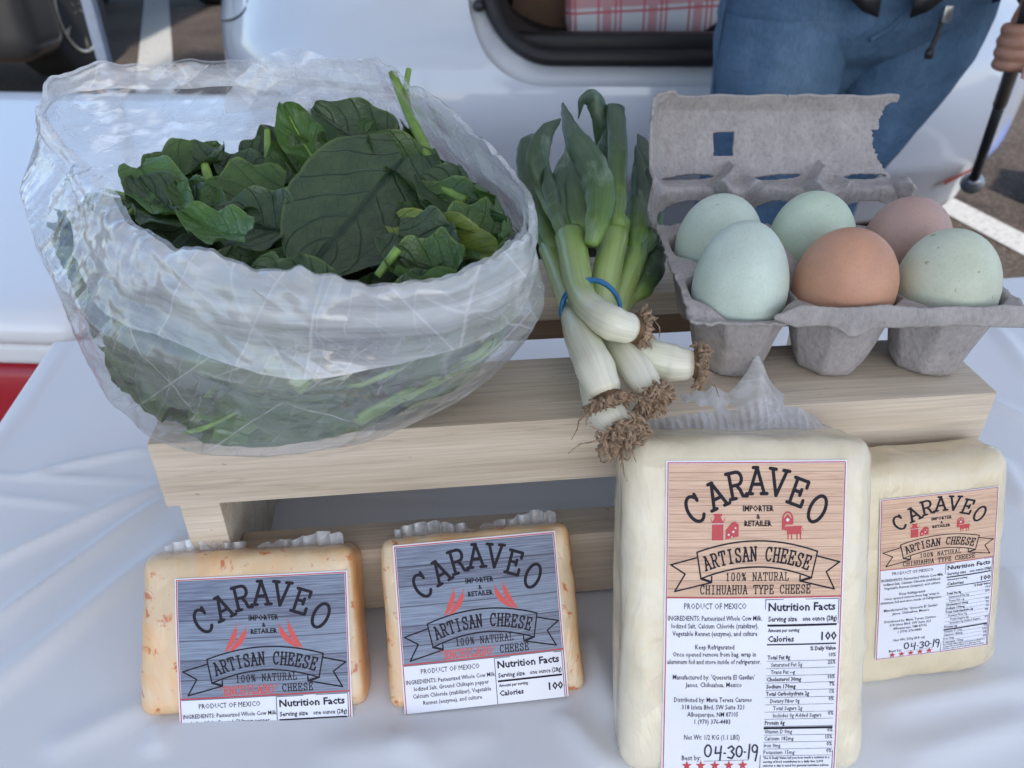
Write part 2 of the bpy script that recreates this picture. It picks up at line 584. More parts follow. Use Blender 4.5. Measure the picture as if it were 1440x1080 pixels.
M['steel'] = simple('grey_steel', (0.35, 0.35, 0.36), 0.35, 0.8)
R8 = Matrix.Rotation(TR, 4, 'Z')
b = MB(); b.box((0.004, -TW + .004, -.040), (TL - .004, -.004, -0.004), .006)
o = b.build('tabletop', M['tabletop'], table); o.matrix_parent_inverse.identity(); o.rotation_euler = (0, 0, TR)
for x in (.15, TL - .15):
    for y in (-.08, -TW + .08):
        b = MB(); b.tube([(x, y, -.04), (x, y, GZ + .004)], .014, 12)
        o = b.build('leg', M['steel'], table); o.rotation_euler = (0, 0, TR)

# ------------------------------------------------------------------ wooden riser
RR_ = math.atan2(.0369, .358)
riser = empty('wooden_riser', (-.1457, .251, 0.0015), 'low unfinished pale wood riser with a front rail, standing on the cloth', 'wooden stand', rz=RR_)
def board(name, a, b_, m, bev=.0012):
    q = MB().box(a, b_, bev)
    o = autosmooth(q.build(name, m, riser), 40)
    return o
board('top_board', (0, 0, .078), (.360, .049, .1115), M['wood'])
board('top_board', (0, .109, .0975), (.360, .158, .1115), M['wood'])
board('side_board', (.004, .003, 0), (.021, .155, .0777), M['wood'])
board('side_board', (.339, .003, 0), (.356, .155, .0777), M['wood'])
board('lower_rail', (.0213, .004, .001), (.3387, .022, .041), M['wood'])
board('lower_rail', (.0213, .136, .001), (.3387, .154, .041), M['wood'])
board('cross_rail', (.0213, .112, .084), (.3387, .128, .0972), M['wood_shade'])  # dark colour stands in for shade at the back board

# ------------------------------------------------------------------ print helpers (stroke lettering)
def arc(cx, cy, rx, ry, a0, a1, n=10):
    return [(cx + rx * math.cos(math.radians(a0 + (a1 - a0) * i / n)), cy + ry * math.sin(math.radians(a0 + (a1 - a0) * i / n))) for i in range(n + 1)]
GL = {
 'A': [[(.08, 0), (.5, 1), (.92, 0)], [(.24, .36), (.76, .36)], [(-.08, 0), (.26, 0)], [(.74, 0), (1.08, 0)], [(.28, 1), (.54, 1)]],
 'R': [[(.17, 0), (.17, 1)], [(0, 1), (.6, 1)] + arc(.6, .75, .28, .25, 90, -90, 6)[1:] + [(.17, .5)], [(.5, .5), (.68, .3), (.78, .04), (1.02, 0)], [(0, 0), (.36, 0)]],
 'V': [[(.08, 1), (.5, 0), (.92, 1)], [(-.08, 1), (.28, 1)], [(.72, 1), (1.08, 1)]],
 'E': [[(.17, 0), (.17, 1)], [(0, 1), (.88, 1), (.88, .76)], [(0, 0), (.92, 0), (.92, .26)], [(.17, .52), (.62, .52)], [(.62, .64), (.62, .40)]],
 'C': [arc(.5, .5, .45, .5, 48, 318, 16), [(.86, 1.0), (.86, .74)]],
 'O': [arc(.5, .5, .45, .5, 0, 360, 22)],
 'T': [[(.02, .76), (.02, 1), (.98, 1), (.98, .76)], [(.5, 1), (.5, 0)], [(.3, 0), (.7, 0)]],
 'I': [[(.5, 0), (.5, 1)], [(.25, 0), (.75, 0)], [(.25, 1), (.75, 1)]],
 'S': [[(.86, .98), (.86, .72)], [(.86, .76), (.7, .95), (.5, 1), (.25, .95), (.12, .76), (.25, .58), (.5, .5), (.75, .42), (.9, .25), (.78, .05), (.5, 0), (.28, .04), (.12, .24)], [(.12, .28), (.12, .02)]],
 'N': [[(.15, 0), (.15, 1), (.85, 0), (.85, 1)], [(0, 0), (.3, 0)], [(.7, 1), (1, 1)], [(0, 1), (.15, 1)]],
 'H': [[(.15, 0), (.15, 1)], [(.85, 0), (.85, 1)], [(.15, .5), (.85, .5)], [(0, 0), (.3, 0)], [(.7, 0), (1, 0)], [(0, 1), (.3, 1)], [(.7, 1), (1, 1)]],
 'L': [[(.2, 1), (.2, 0), (.9, 0), (.9, .25)], [(.02, 1), (.38, 1)], [(.02, 0), (.2, 0)]],
 'D': [[(.18, 0), (.18, 1)], [(0, 1), (.5, 1)] + arc(.5, .5, .4, .5, 90, -90, 8)[1:] + [(0, 0)]],
 'U': [[(.15, 1), (.15, .25)] + arc(.5, .28, .35, .28, 180, 360, 8) + [(.85, 1)], [(0, 1), (.3, 1)], [(.7, 1), (1, 1)]],
 'Y': [[(.08, 1), (.5, .45), (.92, 1)], [(.5, .45), (.5, 0)], [(.3, 0), (.7, 0)], [(-.05, 1), (.25, 1)], [(.75, 1), (1.05, 1)]],
 'P': [[(.17, 0), (.17, 1)], [(0, 1), (.58, 1)] + arc(.58, .73, .3, .27, 90, -90, 6)[1:] + [(.17, .46)], [(0, 0), (.4, 0)]],
 'M': [[(.1, 0), (.1, 1), (.5, .3), (.9, 1), (.9, 0)], [(0, 0), (.22, 0)], [(.78, 0), (1, 0)]],
 '1': [[(.28, .8), (.52, 1), (.52, 0)], [(.28, 0), (.76, 0)]],
 '0': [arc(.5, .5, .36, .5, 0, 360, 18)],
 '%': [arc(.22, .78, .18, .2, 0, 360, 10), arc(.78, .22, .18, .2, 0, 360, 10), [(.85, 1), (.15, 0)]],
 "'": [[(.5, 1.02), (.5, .76)]],
 '&': [[(.95, .3), (.7, .02), (.35, 0), (.12, .2), (.3, .5), (.62, .72), (.55, .96), (.35, .96), (.28, .75), (.9, 0)]],
 ' ': [],
}
class Print:
    """flat printing in label units (u right 0..100, v down), mapped onto one label"""
    def __init__(s): s.b = MB(); s.k = 0
    def lay(s):
        s.k = (s.k + 1) % 12
        return s.k * 0.000004
    def poly(s, pts):
        z = s.lay(); s.b.add([(p[0], p[1], z) for p in pts], [tuple(range(len(pts)))])
    def line(s, pts, w, joins=True):
        q_ = [pts[0]]
        for a_, b_ in zip(pts[:-1], pts[1:]):
            k_ = max(1, int(math.hypot(b_[0] - a_[0], b_[1] - a_[1]) / 5))
            q_ += [(a_[0] + (b_[0] - a_[0]) * i_ / k_, a_[1] + (b_[1] - a_[1]) * i_ / k_) for i_ in range(1, k_ + 1)]
        if len(q_) > len(pts) and not joins or max(abs(pts[0][0] - pts[-1][0]), abs(pts[0][1] - pts[-1][1])) > 15: pts = q_
        for i in range(len(pts) - 1):
            (x0, y0), (x1, y1) = pts[i], pts[i + 1]
            d = math.hypot(x1 - x0, y1 - y0)
            if d < 1e-6: continue
            nx, ny = -(y1 - y0) / d * w / 2, (x1 - x0) / d * w / 2
            s.poly([(x0 + nx, y0 + ny), (x1 + nx, y1 + ny), (x1 - nx, y1 - ny), (x0 - nx, y0 - ny)])
        if joins:
            for p in pts:
                s.poly([(p[0] + w / 2 * math.cos(a * math.pi / 4), p[1] + w / 2 * math.sin(a * math.pi / 4)) for a in range(8)])
    def glyph(s, ch, u, v, w, h, rot=0, sw=1.0):
        """centre of the letter at (u, v)"""
        c, sn = math.cos(math.radians(rot)), math.sin(math.radians(rot))
        for st in GL[ch]:
            pts = []
            for x, y in st:
                X, Y = (x - .5) * w, -(y - .5) * h
                pts.append((u + X * c - Y * sn, v + X * sn + Y * c))
            s.line(pts, sw)
    def word(s, txt, u0, u1, v, h, sw, sag=0.0, narrow=.8):
        n = len(txt); step = (u1 - u0) / n; mid = (u0 + u1) / 2
        for i, ch in enumerate(txt):
            u = u0 + step * (i + .5); q = (u - mid) / ((u1 - u0) / 2)
            s.glyph(ch, u, v + sag * q * q, step * narrow, h, math.degrees(math.atan2(2 * sag * q, (u1 - u0) / 2)), sw)
    def text(s, txt, u, v, size, align='L', bold=0.0, cond=0.85, width=None, rot=0):
        cu = bpy.data.curves.new('t', 'FONT')
        cu.body = txt; cu.size = size; cu.resolution_u = 1; cu.offset = bold * size
        ob = bpy.data.objects.new('t', cu); COL.objects.link(ob)
        me = bpy.data.meshes.new_from_object(ob)
        xs_ = [q.co.x for q in me.vertices] or [0]
        x0, x1 = min(xs_), max(xs_)
        if width: cond = width / max(1e-6, x1 - x0)
        off = {'L': x0, 'C': (x0 + x1) / 2, 'R': x1}[align]
        z = s.lay()
        s.b.add([(u + (q.co.x - off) * cond, v - q.co.y, z) for q in me.vertices], [tuple(p.vertices)[::-1] for p in me.polygons])
        bpy.data.objects.remove(ob); bpy.data.curves.remove(cu); bpy.data.meshes.remove(me)
    def finish(s, name, m, parent, fmap, cut=None, vmin=0):
        bm = bmesh.new()
        vv = [bm.verts.new(q) for q in s.b.v]
        for f in s.b.f:
            try: bm.faces.new([vv[i] for i in f])
            except ValueError: pass
        if cut is not None:
            bmesh.ops.bisect_plane(bm, geom=bm.verts[:] + bm.edges[:] + bm.faces[:], plane_co=(0, cut, 0), plane_no=(0, 1, 0), clear_outer=True)
        for f in bm.faces: pass
        me = bpy.data.meshes.new(name)
        for q in bm.verts: q.co = fmap(q.co.x, q.co.y, q.co.z)
        bm.normal_update()
        for f in bm.faces:
            if f.normal.z < 0: f.normal_flip()
        bm.to_mesh(me); bm.free()
        me.materials.append(m)
        o = bpy.data.objects.new(name, me); COL.objects.link(o); o.parent = parent
        return o

M['ink'] = simple('black_ink', (0.010, 0.007, 0.016), 0.8)
M['red_ink'] = simple('red_ink', (0.50, 0.04, 0.05), 0.45)
M['chili_ink'] = simple('chili_red_ink', (0.62, 0.07, 0.06), 0.45)
M['pen'] = simple('marker_pen', (0.012, 0.012, 0.04), 0.5)
def paper_mat():
    m, t, b = mat('label_paper')
    b.inputs['Base Color'].default_value = (0.74, 0.76, 0.84, 1)
    b.inputs['Roughness'].default_value = 0.35
    b.inputs['Coat Weight'].default_value = .25
    bump(t, b, ntex(t, coords(t), 60, 3), 0.25, 0.0012)
    return m
M['paper'] = paper_mat()
def plankprint(name, c0, c1, gap, n):
    m, t, b = mat(name)
    tc = t.nodes.new('ShaderNodeTexCoord'); sp = t.nodes.new('ShaderNodeSeparateXYZ')
    lnk(t, tc.outputs['UV'], sp.inputs[0])
    mp = t.nodes.new('ShaderNodeMapping'); mp.inputs['Scale'].default_value = (2.2, 60, 1)
    lnk(t, tc.outputs['UV'], mp.inputs[0])
    row = math_(t, 'FLOOR', math_(t, 'MULTIPLY', sp.outputs[1], n))
    wn_ = t.nodes.new('ShaderNodeTexWhiteNoise'); wn_.noise_dimensions = '1D'; lnk(t, row, wn_.inputs['W'])
    f = ntex(t, mp.outputs[0], 1.6, 4, .65, .3)
    f = math_(t, 'ADD', f, math_(t, 'MULTIPLY', math_(t, 'SUBTRACT', wn_.outputs['Value'], .5), .16))
    c = ramp(t, f, [(0.32, c0), (0.66, c1)])
    fr = math_(t, 'ABSOLUTE', math_(t, 'SUBTRACT', math_(t, 'FRACT', math_(t, 'MULTIPLY', sp.outputs[1], n)), .5))
    gp = ramp(t, fr, [(0.455, g(0)), (0.485, g(.75))])
    c = mixc(t, gp, c, gap)
    lnk(t, c, b.inputs['Base Color'])
    b.inputs['Roughness'].default_value = .4
    return m
M['print_tan'] = plankprint('printed_tan_planks', (.50, .30, .20), (.72, .50, .35), (.22, .11, .08), 16)
M['print_blue'] = plankprint('printed_blue_planks', (.085, .095, .155), (.24, .30, .40), (.02, .02, .05), 6)

def make_label(parent, kind, u_w, x0, s_top, kx, ky, zf, cut):
    """kind tan/blue; x0 centre, s_top top edge, kx ky metres per unit; cut = length in units"""
    def fm(u, v, z):
        x = x0 + (u - 50) * kx; s_ = s_top - v * ky
        return Vector((x, s_, zf(x, s_) + 0.00035 + z))
    lab = MB()
    lab.grid(lambda u, v: fm(-.7 + 101.4 * u, -.7 + (cut + .7 + (.7 if kind == 'tan' else 0)) * v, 0), 24, 40)
    lo = lab.build('cheese_label', M['paper'], parent)
    pl = MB(); pl.grid(lambda u, v: fm(1 + 98 * u, 1 + 71.6 * (1 - v), .00006), 24, 20)
    pl.build('plank_print', M['print_tan' if kind == 'tan' else 'print_blue'], lo)
    def fm2(u, v, z): return fm(u, v, .00013 + z)
    p = Print()
    # arched name
    sw = 1.9
    for ch, u, v, r, w_, h_ in (('C', 15.6, 25.0, -30, 9.2, 14.5), ('A', 27.2, 17.6, -24, 9.4, 13.8), ('R', 38.4, 12.4, -12, 9.4, 13.8), ('A', 50, 10, 0, 10, 13.8),
                        ('V', 61.8, 11.2, 9, 9.6, 13.8), ('E', 73.6, 16.4, 20, 9.2, 13.8), ('O', 84.4, 25.4, 28, 9.2, 15)):
        p.glyph(ch, u, v, w_, h_, r, sw)
    p.text('IMPORTER', 51, 26.2, 4.4, 'C', .03, width=17.5)
    p.text('&', 51, 30.3, 3.8, 'C', 0.03)
    p.text('RETAILER', 51, 34.2, 4.2, 'C', .03, width=15.5)
    # ribbon banner
    lw = .85
    top = [(17 + 68 * i / 14, 42.2 + 6.0 * ((i / 14 - .5) * 2) ** 2) for i in range(15)]
    bot = [(19.5 + 62.5 * i / 14, 56.3 + 6.2 * ((i / 14 - .5) * 2) ** 2) for i in range(15)]
    p.line(top, lw); p.line(bot, lw); p.line([top[0], bot[0]], lw); p.line([top[-1], bot[-1]], lw)
    p.line([(17.3, 51), (2.5, 55), (10.6, 60), (5, 69.6), (25.5, 64.6), (25.5, 61.4)], lw)
    p.line([(84.6, 50.6), (98, 54.2), (90.5, 59.4), (95.5, 69), (75.5, 64.2), (75.5, 61.2)], lw)
    p.line([(19.5, 62.4), (25, 64.3)], lw * 1.6); p.line([(82, 62.4), (76, 64.1)], lw * 1.6)
    p.word('ARTISAN CHEESE', 20.5, 81.5, 49.2, 7.4, .95, 5.6, .78)
    p.word('100% NATURAL', 33, 69.5, 61.6 if kind == 'tan' else 60.8, 4.2, .5, 0, .74)
    if kind == 'tan':
        p.word('CHIHUAHUA TYPE CHEESE', 19, 82, 68.6, 4.6, .55, 0, .78)
        # wholesale facts below
        T = p.text
        T('PRODUCT OF MEXICO', 28, 79.2, 4.6, 'C', 0, width=35)
        for s_, v, wd in (('INGREDIENTS: Pasteurized Whole Cow Milk,', 85.6, 53), ('Iodized Salt, Calcium Chloride (stabilizer),', 89.8, 49), ('Vegetable Rennet (enzyme), and culture', 94, 48),
                          ('Keep Refrigerated', 101.4, 22), ('Once opened remove from bag, wrap in', 105.5, 47), ('aluminum foil and store inside of refrigerator.', 109.7, 53),
                          ("Manufactured by: 'Queseria El Gavilan'", 118.4, 46.5), ('Janos, Chihuahua, Mexico', 122.7, 32),
                          ('Distributed by: Maria Teresa Caraveo', 131.2, 44.5), ('318 Isleta Blvd. SW Suite 321', 135.4, 35.5), ('Albuquerque, NM 87105', 139.6, 29), ('1 (970) 376-4483', 143.8, 20.5)):
            T(s_, 28, v, 3.9, 'C', .006, width=wd)
        T('Net Wt: 1/2 KG (1.1 LBS)' if u_w else 'Net Wt: 250g (8.8 oz)', 28, 153, 4.1, 'C', .004, width=32 if u_w else 27)
        T('Best by:', 11, 165, 4.1, 'L', .004, width=11)
        p.line([(24, 165.6), (50, 165.0)], .18)
    if kind == 'blue':
        p.word('CHEESE', 60, 78.5, 67.6, 4.4, .55, 0, .76)
        T = p.text
        T('PRODUCT OF MEXICO', 29, 77.9, 4.4, 'C', 0, width=36)
        for s_, v, wd in (('INGREDIENTS: Pasteurized Whole Cow Milk,', 83.6, 55), ('Iodized Salt, Ground Chiltepin pepper', 87.8, 46), ('Calcium Chloride (stabilizer), Vegetable', 92.2, 48), ('Rennet (enzyme), and culture', 96.6, 36)):
            T(s_, 29, v, 3.7, 'C', .006, width=wd)
    # nutrition panel
    dv = 0 if kind == 'tan' else -1.2
    p.line([(56.4, 74.2 + dv), (98.4, 74.2 + dv), (98.4, 171.0), (56.4, 171.0), (56.4, 74.2 + dv)], .35)
    p.text('Nutrition Facts', 58, 80.4 + dv, 6.2, 'L', .022, width=38.5)
    p.text('Serving size', 58, 86.2 + dv, 4.0, 'L', .016, width=16.5)
    p.text('one ounce (28g)', 97.6, 86.2 + dv, 3.9, 'R', .016, width=20)
    p.line([(57.6, 88.4 + dv), (97.6, 88.4 + dv)], 1.1, False)
    p.text('Amount per serving', 58, 92 + dv, 2.7, 'L', .02, width=18)
    p.text('Calories', 58, 97.4 + dv, 4.7, 'L', .02, width=15)
    p.text('100', 97.8, 96.9 + dv, 6.4, 'R', .02, width=9)
    if kind == 'tan':
        p.line([(57.6, 99), (97.6, 99)], .7, False)
        p.text('% Daily Value', 97.6, 102.6, 3.3, 'R', .02, width=15)
        v = 107.3
        for s_, pc, ind, bd, ww in (('Total Fat 8g', '10%', 0, 1, 13), ('Saturated Fat 5g', '25%', 2.2, 0, 18), ('Trans Fat --g', '', 2.2, 0, 14), ('Cholesterol 30mg', '10%', 0, 1, 20),
                                ('Sodium 170mg', '7%', 0, 1, 17), ('Total Carbohydrate 2g', '1%', 0, 1, 25), ('Dietary Fiber 0g', '0%', 2.6, 0, 17), ('Total Sugars 2g', '', 4.4, 0, 17), ('Includes 0g Added Sugars', '0%', 4.6, 0, 28), ('Protein 6g', '', 0, 1, 11.5)):
            p.text(s_, 58.2 + ind, v, 3.3, 'L', .02 if bd else .004, width=ww)
            if pc: p.text(pc, 97.8, v - .9, 3.2, 'R', .012)
            p.line([(57.8, v + .95), (97.8, v + .95)], .16, False)
            v += 4.15
        p.line([(57.6, v - 2.2), (97.6, v - 2.2)], 1.2, False)
        v += .9
        for s_, pc, ww in (('Vitamin D 0mg', '0%', 16), ('Calcium 182mg', '15%', 17), ('Iron 0mg', '0%', 9.5), ('Potassium 15mg', '0%', 18)):
            p.text(s_, 58.2, v, 3.3, 'L', .004, width=ww); p.text(pc, 97.8, v - .6, 3.2, 'R', .012)
            p.line([(57.8, v + .95), (97.8, v + .95)], .16, False)
            v += 4.05
        for q_ in ('The % Daily Value tell you how much a nutrient in a', 'serving of food contributes to a daily diet. 2,000', 'calories a day is used for general nutrition advice.'):
            p.text(q_, 58.2, v - 1.2, 2.0, 'L', .02, width=38.5 if q_[0] != 's' else 35); v += 2.3
    p.finish('lettering', M['ink'], lo, fm2, cut)
    # red printing
    r = Print()
    bw = .55
    bl = cut if kind == 'tan' else cut + 5
    r.line([(.4, .4), (99.6, .4)], bw, False); r.line([(.4, .4), (.4, bl)], bw, False); r.line([(99.6, .4), (99.6, bl)], bw, False)
    r.line([(.4, 73 if kind == 'tan' else 71.6), (99.6, 73 if kind == 'tan' else 71.6)], .75, False)
    if kind == 'tan': r.line([(.4, cut - .4), (99.6, cut - .4)], bw, False)
    r.finish('red_border', M['red_ink'], lo, fm2, cut)
    r = Print()
    if kind == 'tan':
        def emb(name, fn):
            q = Print(); fn(q); q.finish(name, M['red_ink'], lo, fm2, cut)
        def can(r):
            r.poly([(25.2, 31.6), (31.6, 31.6), (31.6, 41.8), (25.2, 41.8)]); r.poly([(25.6, 31.6), (31.2, 31.6), (29.9, 28.9), (26.9, 28.9)]); r.poly([(26, 28.9), (30.8, 28.9), (30.8, 27.5), (26, 27.5)])
            r.line([(25.2, 32.0), (24.3, 30.0)], .4); r.line([(31.6, 32.0), (32.4, 30.0)], .4)
        def wedge(r): r.poly([(32.8, 41.4), (32.8, 36.4), (36.2, 32.2), (38.0, 31.6), (40.2, 33.4), (40.2, 39.8)])
        def barn(r):
            r.line([(64.8, 36), (64.8, 31)] + [(x, y) for x, y in arc(67.6, 31, 2.8, 4.2, 180, 360, 8)] + [(70.4, 33)], .9)
            r.poly([(64.8, 33.6), (64.8, 31), (67.6, 28), (70.4, 31), (70.4, 33.6)]); r.poly([(64.8, 33.6), (66.4, 33.6), (66.4, 36), (64.8, 36)])
        def cow(r):
            r.poly([(67, 34.6), (75.4, 34.2), (75.6, 38.6), (67.4, 38.8)]); r.poly([(65.2, 36.2), (67.2, 34.4), (67.6, 37)])
            for q_ in (68, 70, 73, 75): r.line([(q_, 38.4), (q_ + .1, 41.6)], .7, False)
            r.line([(75.4, 34.4), (76.6, 36.8)], .35)
        emb('milk_can_emblem', can); emb('cheese_emblem', wedge); emb('barn_emblem', barn); emb('cow_emblem', cow)
        for k in range(5):
            cx, cy = 14 + k * 8.1, 168.2
            def star(r):
                P5 = [(cx + (3.1 if i % 2 == 0 else 1.25) * math.sin(i * math.pi / 5), cy - (3.1 if i % 2 == 0 else 1.25) * math.cos(i * math.pi / 5)) for i in range(10)]
                r.poly([P5[i] for i in (1, 3, 5, 7, 9)])
                for i in (0, 2, 4, 6, 8): r.poly([P5[i - 1], P5[i], P5[i + 1]])
            emb('star', star)
        h = Print()
        for q_ in ((34.6, 38.8, .55), (37.2, 37.2, .6), (38.4, 35.2, .45), (36.4, 40, .35)):
            h.poly([(q_[0] + q_[2] * math.cos(a), q_[1] + q_[2] * math.sin(a)) for a in [i * math.pi / 4 for i in range(8)]])
        h.line([(25.2, 32.9), (31.6, 32.9)], .35, False); h.poly([(67.6 + .9 * math.cos(a), 31 + .9 * math.sin(a)) for a in [i * math.pi / 4 for i in range(8)]])
        h.finish('emblem_holes', M['paper'], lo, lambda u, v, z: fm(u, v, .0002 + z), cut)
        d = Print()
        D = [arc(26, 159.5, 1.9, 3.4, 0, 360, 14), [(30.5, 157.2), (30.2, 161), (33.6, 160.6)], [(33.6, 156.8), (33.0, 165)], [(35.4, 161), (36, 161)],
             [(37.6, 158), (39.6, 156.8), (41, 158.4), (39.4, 160), (41.2, 161.6), (40, 164), (37.6, 163.4)], arc(44, 160, 1.7, 3.1, 0, 360, 12), [(47, 160.4), (47.6, 160.4)],
             [(50, 156), (49.6, 164.2)], arc(53, 158.4, 1.5, 2.2, 0, 360, 10), [(54.5, 157.5), (54.4, 161), (53.6, 165.6)]]
        for q_ in D: d.line(q_, .95)
        d.finish('handwritten_date', M['pen'], lo, fm2, cut)
    else:
        r2 = Print()
        def chili(p0, p1, p2, wd):
            n = 9; c = []
            for i in range(n + 1):
                t_ = i / n; x = (1 - t_) ** 2 * p0[0] + 2 * t_ * (1 - t_) * p1[0] + t_ * t_ * p2[0]; y = (1 - t_) ** 2 * p0[1] + 2 * t_ * (1 - t_) * p1[1] + t_ * t_ * p2[1]
                c.append((x, y, wd * math.sin(math.pi * min(1, t_ * .85 + .12)) ** .8))
            for i in range(n):
                a, b_ = c[i], c[i + 1]; d_ = math.hypot(b_[0] - a[0], b_[1] - a[1]); nx, ny = -(b_[1] - a[1]) / d_, (b_[0] - a[0]) / d_
                r2.poly([(a[0] + nx * a[2], a[1] + ny * a[2]), (b_[0] + nx * b_[2], b_[1] + ny * b_[2]), (b_[0] - nx * b_[2], b_[1] - ny * b_[2]), (a[0] - nx * a[2], a[1] - ny * a[2])])
            r2.line([(p0[0], p0[1]), (p0[0] + (p0[0] - p1[0]) * .35, p0[1] - 2.6)], .5)
        chili((34.6, 30.5), (33, 38), (28, 44), 1.5); chili((40, 32), (38, 39), (30.5, 44), 1.7)
        chili((60.5, 31), (62, 38), (71, 43.5), 1.7); chili((65.6, 29.5), (67, 37), (73, 44), 1.5)
        r2.finish('red_chilies', M['chili_ink'], lo, fm2, cut)
        r2 = Print(); r2.word("'ENCHILADO'", 22.5, 58.5, 67.8, 4.9, .75, 0, .8)
        r2.finish('red_word', M['chili_ink'], lo, fm2, cut)
    return lo

# ------------------------------------------------------------------ cheeses
def cheese_mat(name, c0, c1, chili=0.0, side=None):
    m, t, b = mat(name)
    f = ntex(t, coords(t), 34, 5, .6, .5)
    c = ramp(t, f, [(0.3, c0), (0.62, c1)])
    if chili:
        sp = ramp(t, ntex(t, coords(t, (1, 1, 1)), 150, 3, .6, .5), [(0.60, g(0)), (0.67, g(1))])
        st = ramp(t, ntex(t, coords(t), 30, 4, .65, 1), [(0.42, g(0)), (0.64, g(.85))])
        c = mixc(t, st, c, (.74, .43, .20))
        c = mixc(t, math_(t, 'MULTIPLY', sp, .85), c, (.55, .11, .02))
        # chili rubbed sides, shade painted in: darker orange on faces that look right
        geo = t.nodes.new('ShaderNodeTexCoord'); sp_ = t.nodes.new('ShaderNodeSeparateXYZ'); lnk(t, geo.outputs['Normal'], sp_.inputs[0])
        sd_ = ramp(t, math_(t, 'ADD', sp_.outputs[0], math_(t, 'MULTIPLY', math_(t, 'SUBTRACT', f, .5), .5)), [(0.55, g(0)), (0.9, g(.9))])
        c = mixc(t, sd_, c, (.58, .25, .08))
    lnk(t, c, b.inputs['Base Color'])
    b.inputs['Roughness'].default_value = .42
    b.inputs['Coat Weight'].default_value = .85
    b.inputs['Coat Roughness'].default_value = .12
    b.inputs['Subsurface Weight'].default_value = .15
    b.inputs['Subsurface Radius'].default_value = (.006, .004, .002)
    b.inputs['Subsurface Scale'].default_value = 1.0
    wr = ntex(t, coords(t, (26, 9, 26)), 2.4, 5, .62, 1.0)
    ln_, hg_ = creases(t, 16, 21, .06, 5)
    n = bump(t, b, math_(t, 'ADD', wr, math_(t, 'MULTIPLY', hg_, .45)), .4, .0030)
    lnk(t, n.outputs[0], b.inputs['Coat Normal'])
    return m
M['cheese'] = cheese_mat('white_cheese', (.66, .57, .40), (.75, .68, .52))
M['cheese_y'] = cheese_mat('ivory_cheese', (.63, .52, .33), (.72, .63, .45))
M['chili_cheese'] = cheese_mat('chili_speckled_cheese', (.64, .47, .28), (.72, .58, .38), 1.0)

def cheese(name, label, base, yaw, tilt, roll, W_, L_, T_, m, rad, taper, lab, bulge=.0015, seed=0, frill=None):
    """base = point under the middle of the lower front edge"""
    bt, yw, rl = math.radians(tilt), math.radians(yaw), math.radians(roll)
    ex = Vector((1, 0, 0)); es = Vector((0, math.sin(bt), math.cos(bt))); en = Vector((0, -math.cos(bt), math.sin(bt)))
    Mx = Matrix(((ex.x, es.x, en.x, 0), (ex.y, es.y, en.y, 0), (ex.z, es.z, en.z, 0), (0, 0, 0, 1)))
    Mx = Matrix.Translation(Vector(base)) @ Matrix.Rotation(yw, 4, 'Z') @ Mx @ Matrix.Rotation(rl, 4, 'Z')
    root = empty(name, mtx=Mx, label=label, cat='cheese')
    vs, fs = rbox(W_ / 2, L_ / 2, T_ / 2, rad, 22)
    def zf(x, s_):
        a, b_ = x / (W_ / 2), (s_ - L_ / 2) / (L_ / 2)
        return bulge * max(0, 1 - a * a) * max(0, 1 - b_ * b_) + .00035 * nz((x, s_, 0), 48, seed) * max(0, 1 - b_ ** 4) * max(0, 1 - a ** 4)
    out = []
    for v in vs:
        a = (v.y / (L_ / 2))
        k = 1 - taper * a
        q = Vector((v.x * k, v.y + L_ / 2, v.z - T_ / 2))
        if v.z > 0: q.z += zf(q.x, q.y) * min(1, v.z / (T_ / 2))
        edge = 1 if (abs(v.x) > W_ / 2 * .8 or abs(v.y) > L_ / 2 * .84 or v.z < T_ * .3) else 0
        d = v.normalized()
        amt = .0011 * nz(q, 45, seed) + .0006 * nz(q, 130, seed)
        q += d * (amt if edge else -.0003)
        out.append(q)
    add_mesh('cheese_body', out, fs, m, root)
    if lab:
        make_label(root, zf=zf, **lab)
    if frill:
        frill(root, W_, L_, T_, taper)
    return root

def frill_small(root, W_, L_, T_, taper):
    b = MB(); w_ = W_ * (1 - taper) * .86
    def fn(u, v):
        h = .0046 + .0022 * math.sin(u * 9) + .0026 * nz((u * 13, 0, 1), 1)
        x = (u - .5) * w_
        return Vector((x + .0008 * math.sin(u * 77), L_ - .0012 + h * v, -T_ * .45 + (.0022 * math.sin(u * 95 + 2 * nz((u * 6, 3, 0))) * (.3 + v)) + .003 * v * nz((u * 5, 7, 0))))
    b.grid(fn, 150, 8)
    b.build('wrapper_seam', M['wrap'], root)

def frill_big(root, W_, L_, T_, taper):
    b = MB(); w_ = W_ * .80
    def fn(u, v):
        h = .012 + .006 * math.sin(u * 3.1) + .014 * math.exp(-((u - .62) / .07) ** 2) + .003 * nz((u * 14, 0, 1), 1) - .010 * max(0, u - .78) / .22
        x = (u - .5) * w_ + .004
        rib = .0007 * math.sin(u * 150 + 3 * v) * math.sin(math.pi * min(1, v * 1.6)) * (1 if v < .6 else .4)
        return Vector((x + (.004 * v * (u - .3)), L_ - .003 + h * v, -T_ * .8 + rib - .004 * v - .012 * v * v))
    b.grid(fn, 170, 14)
    b.build('wrapper_seam', M['wrap'], root)

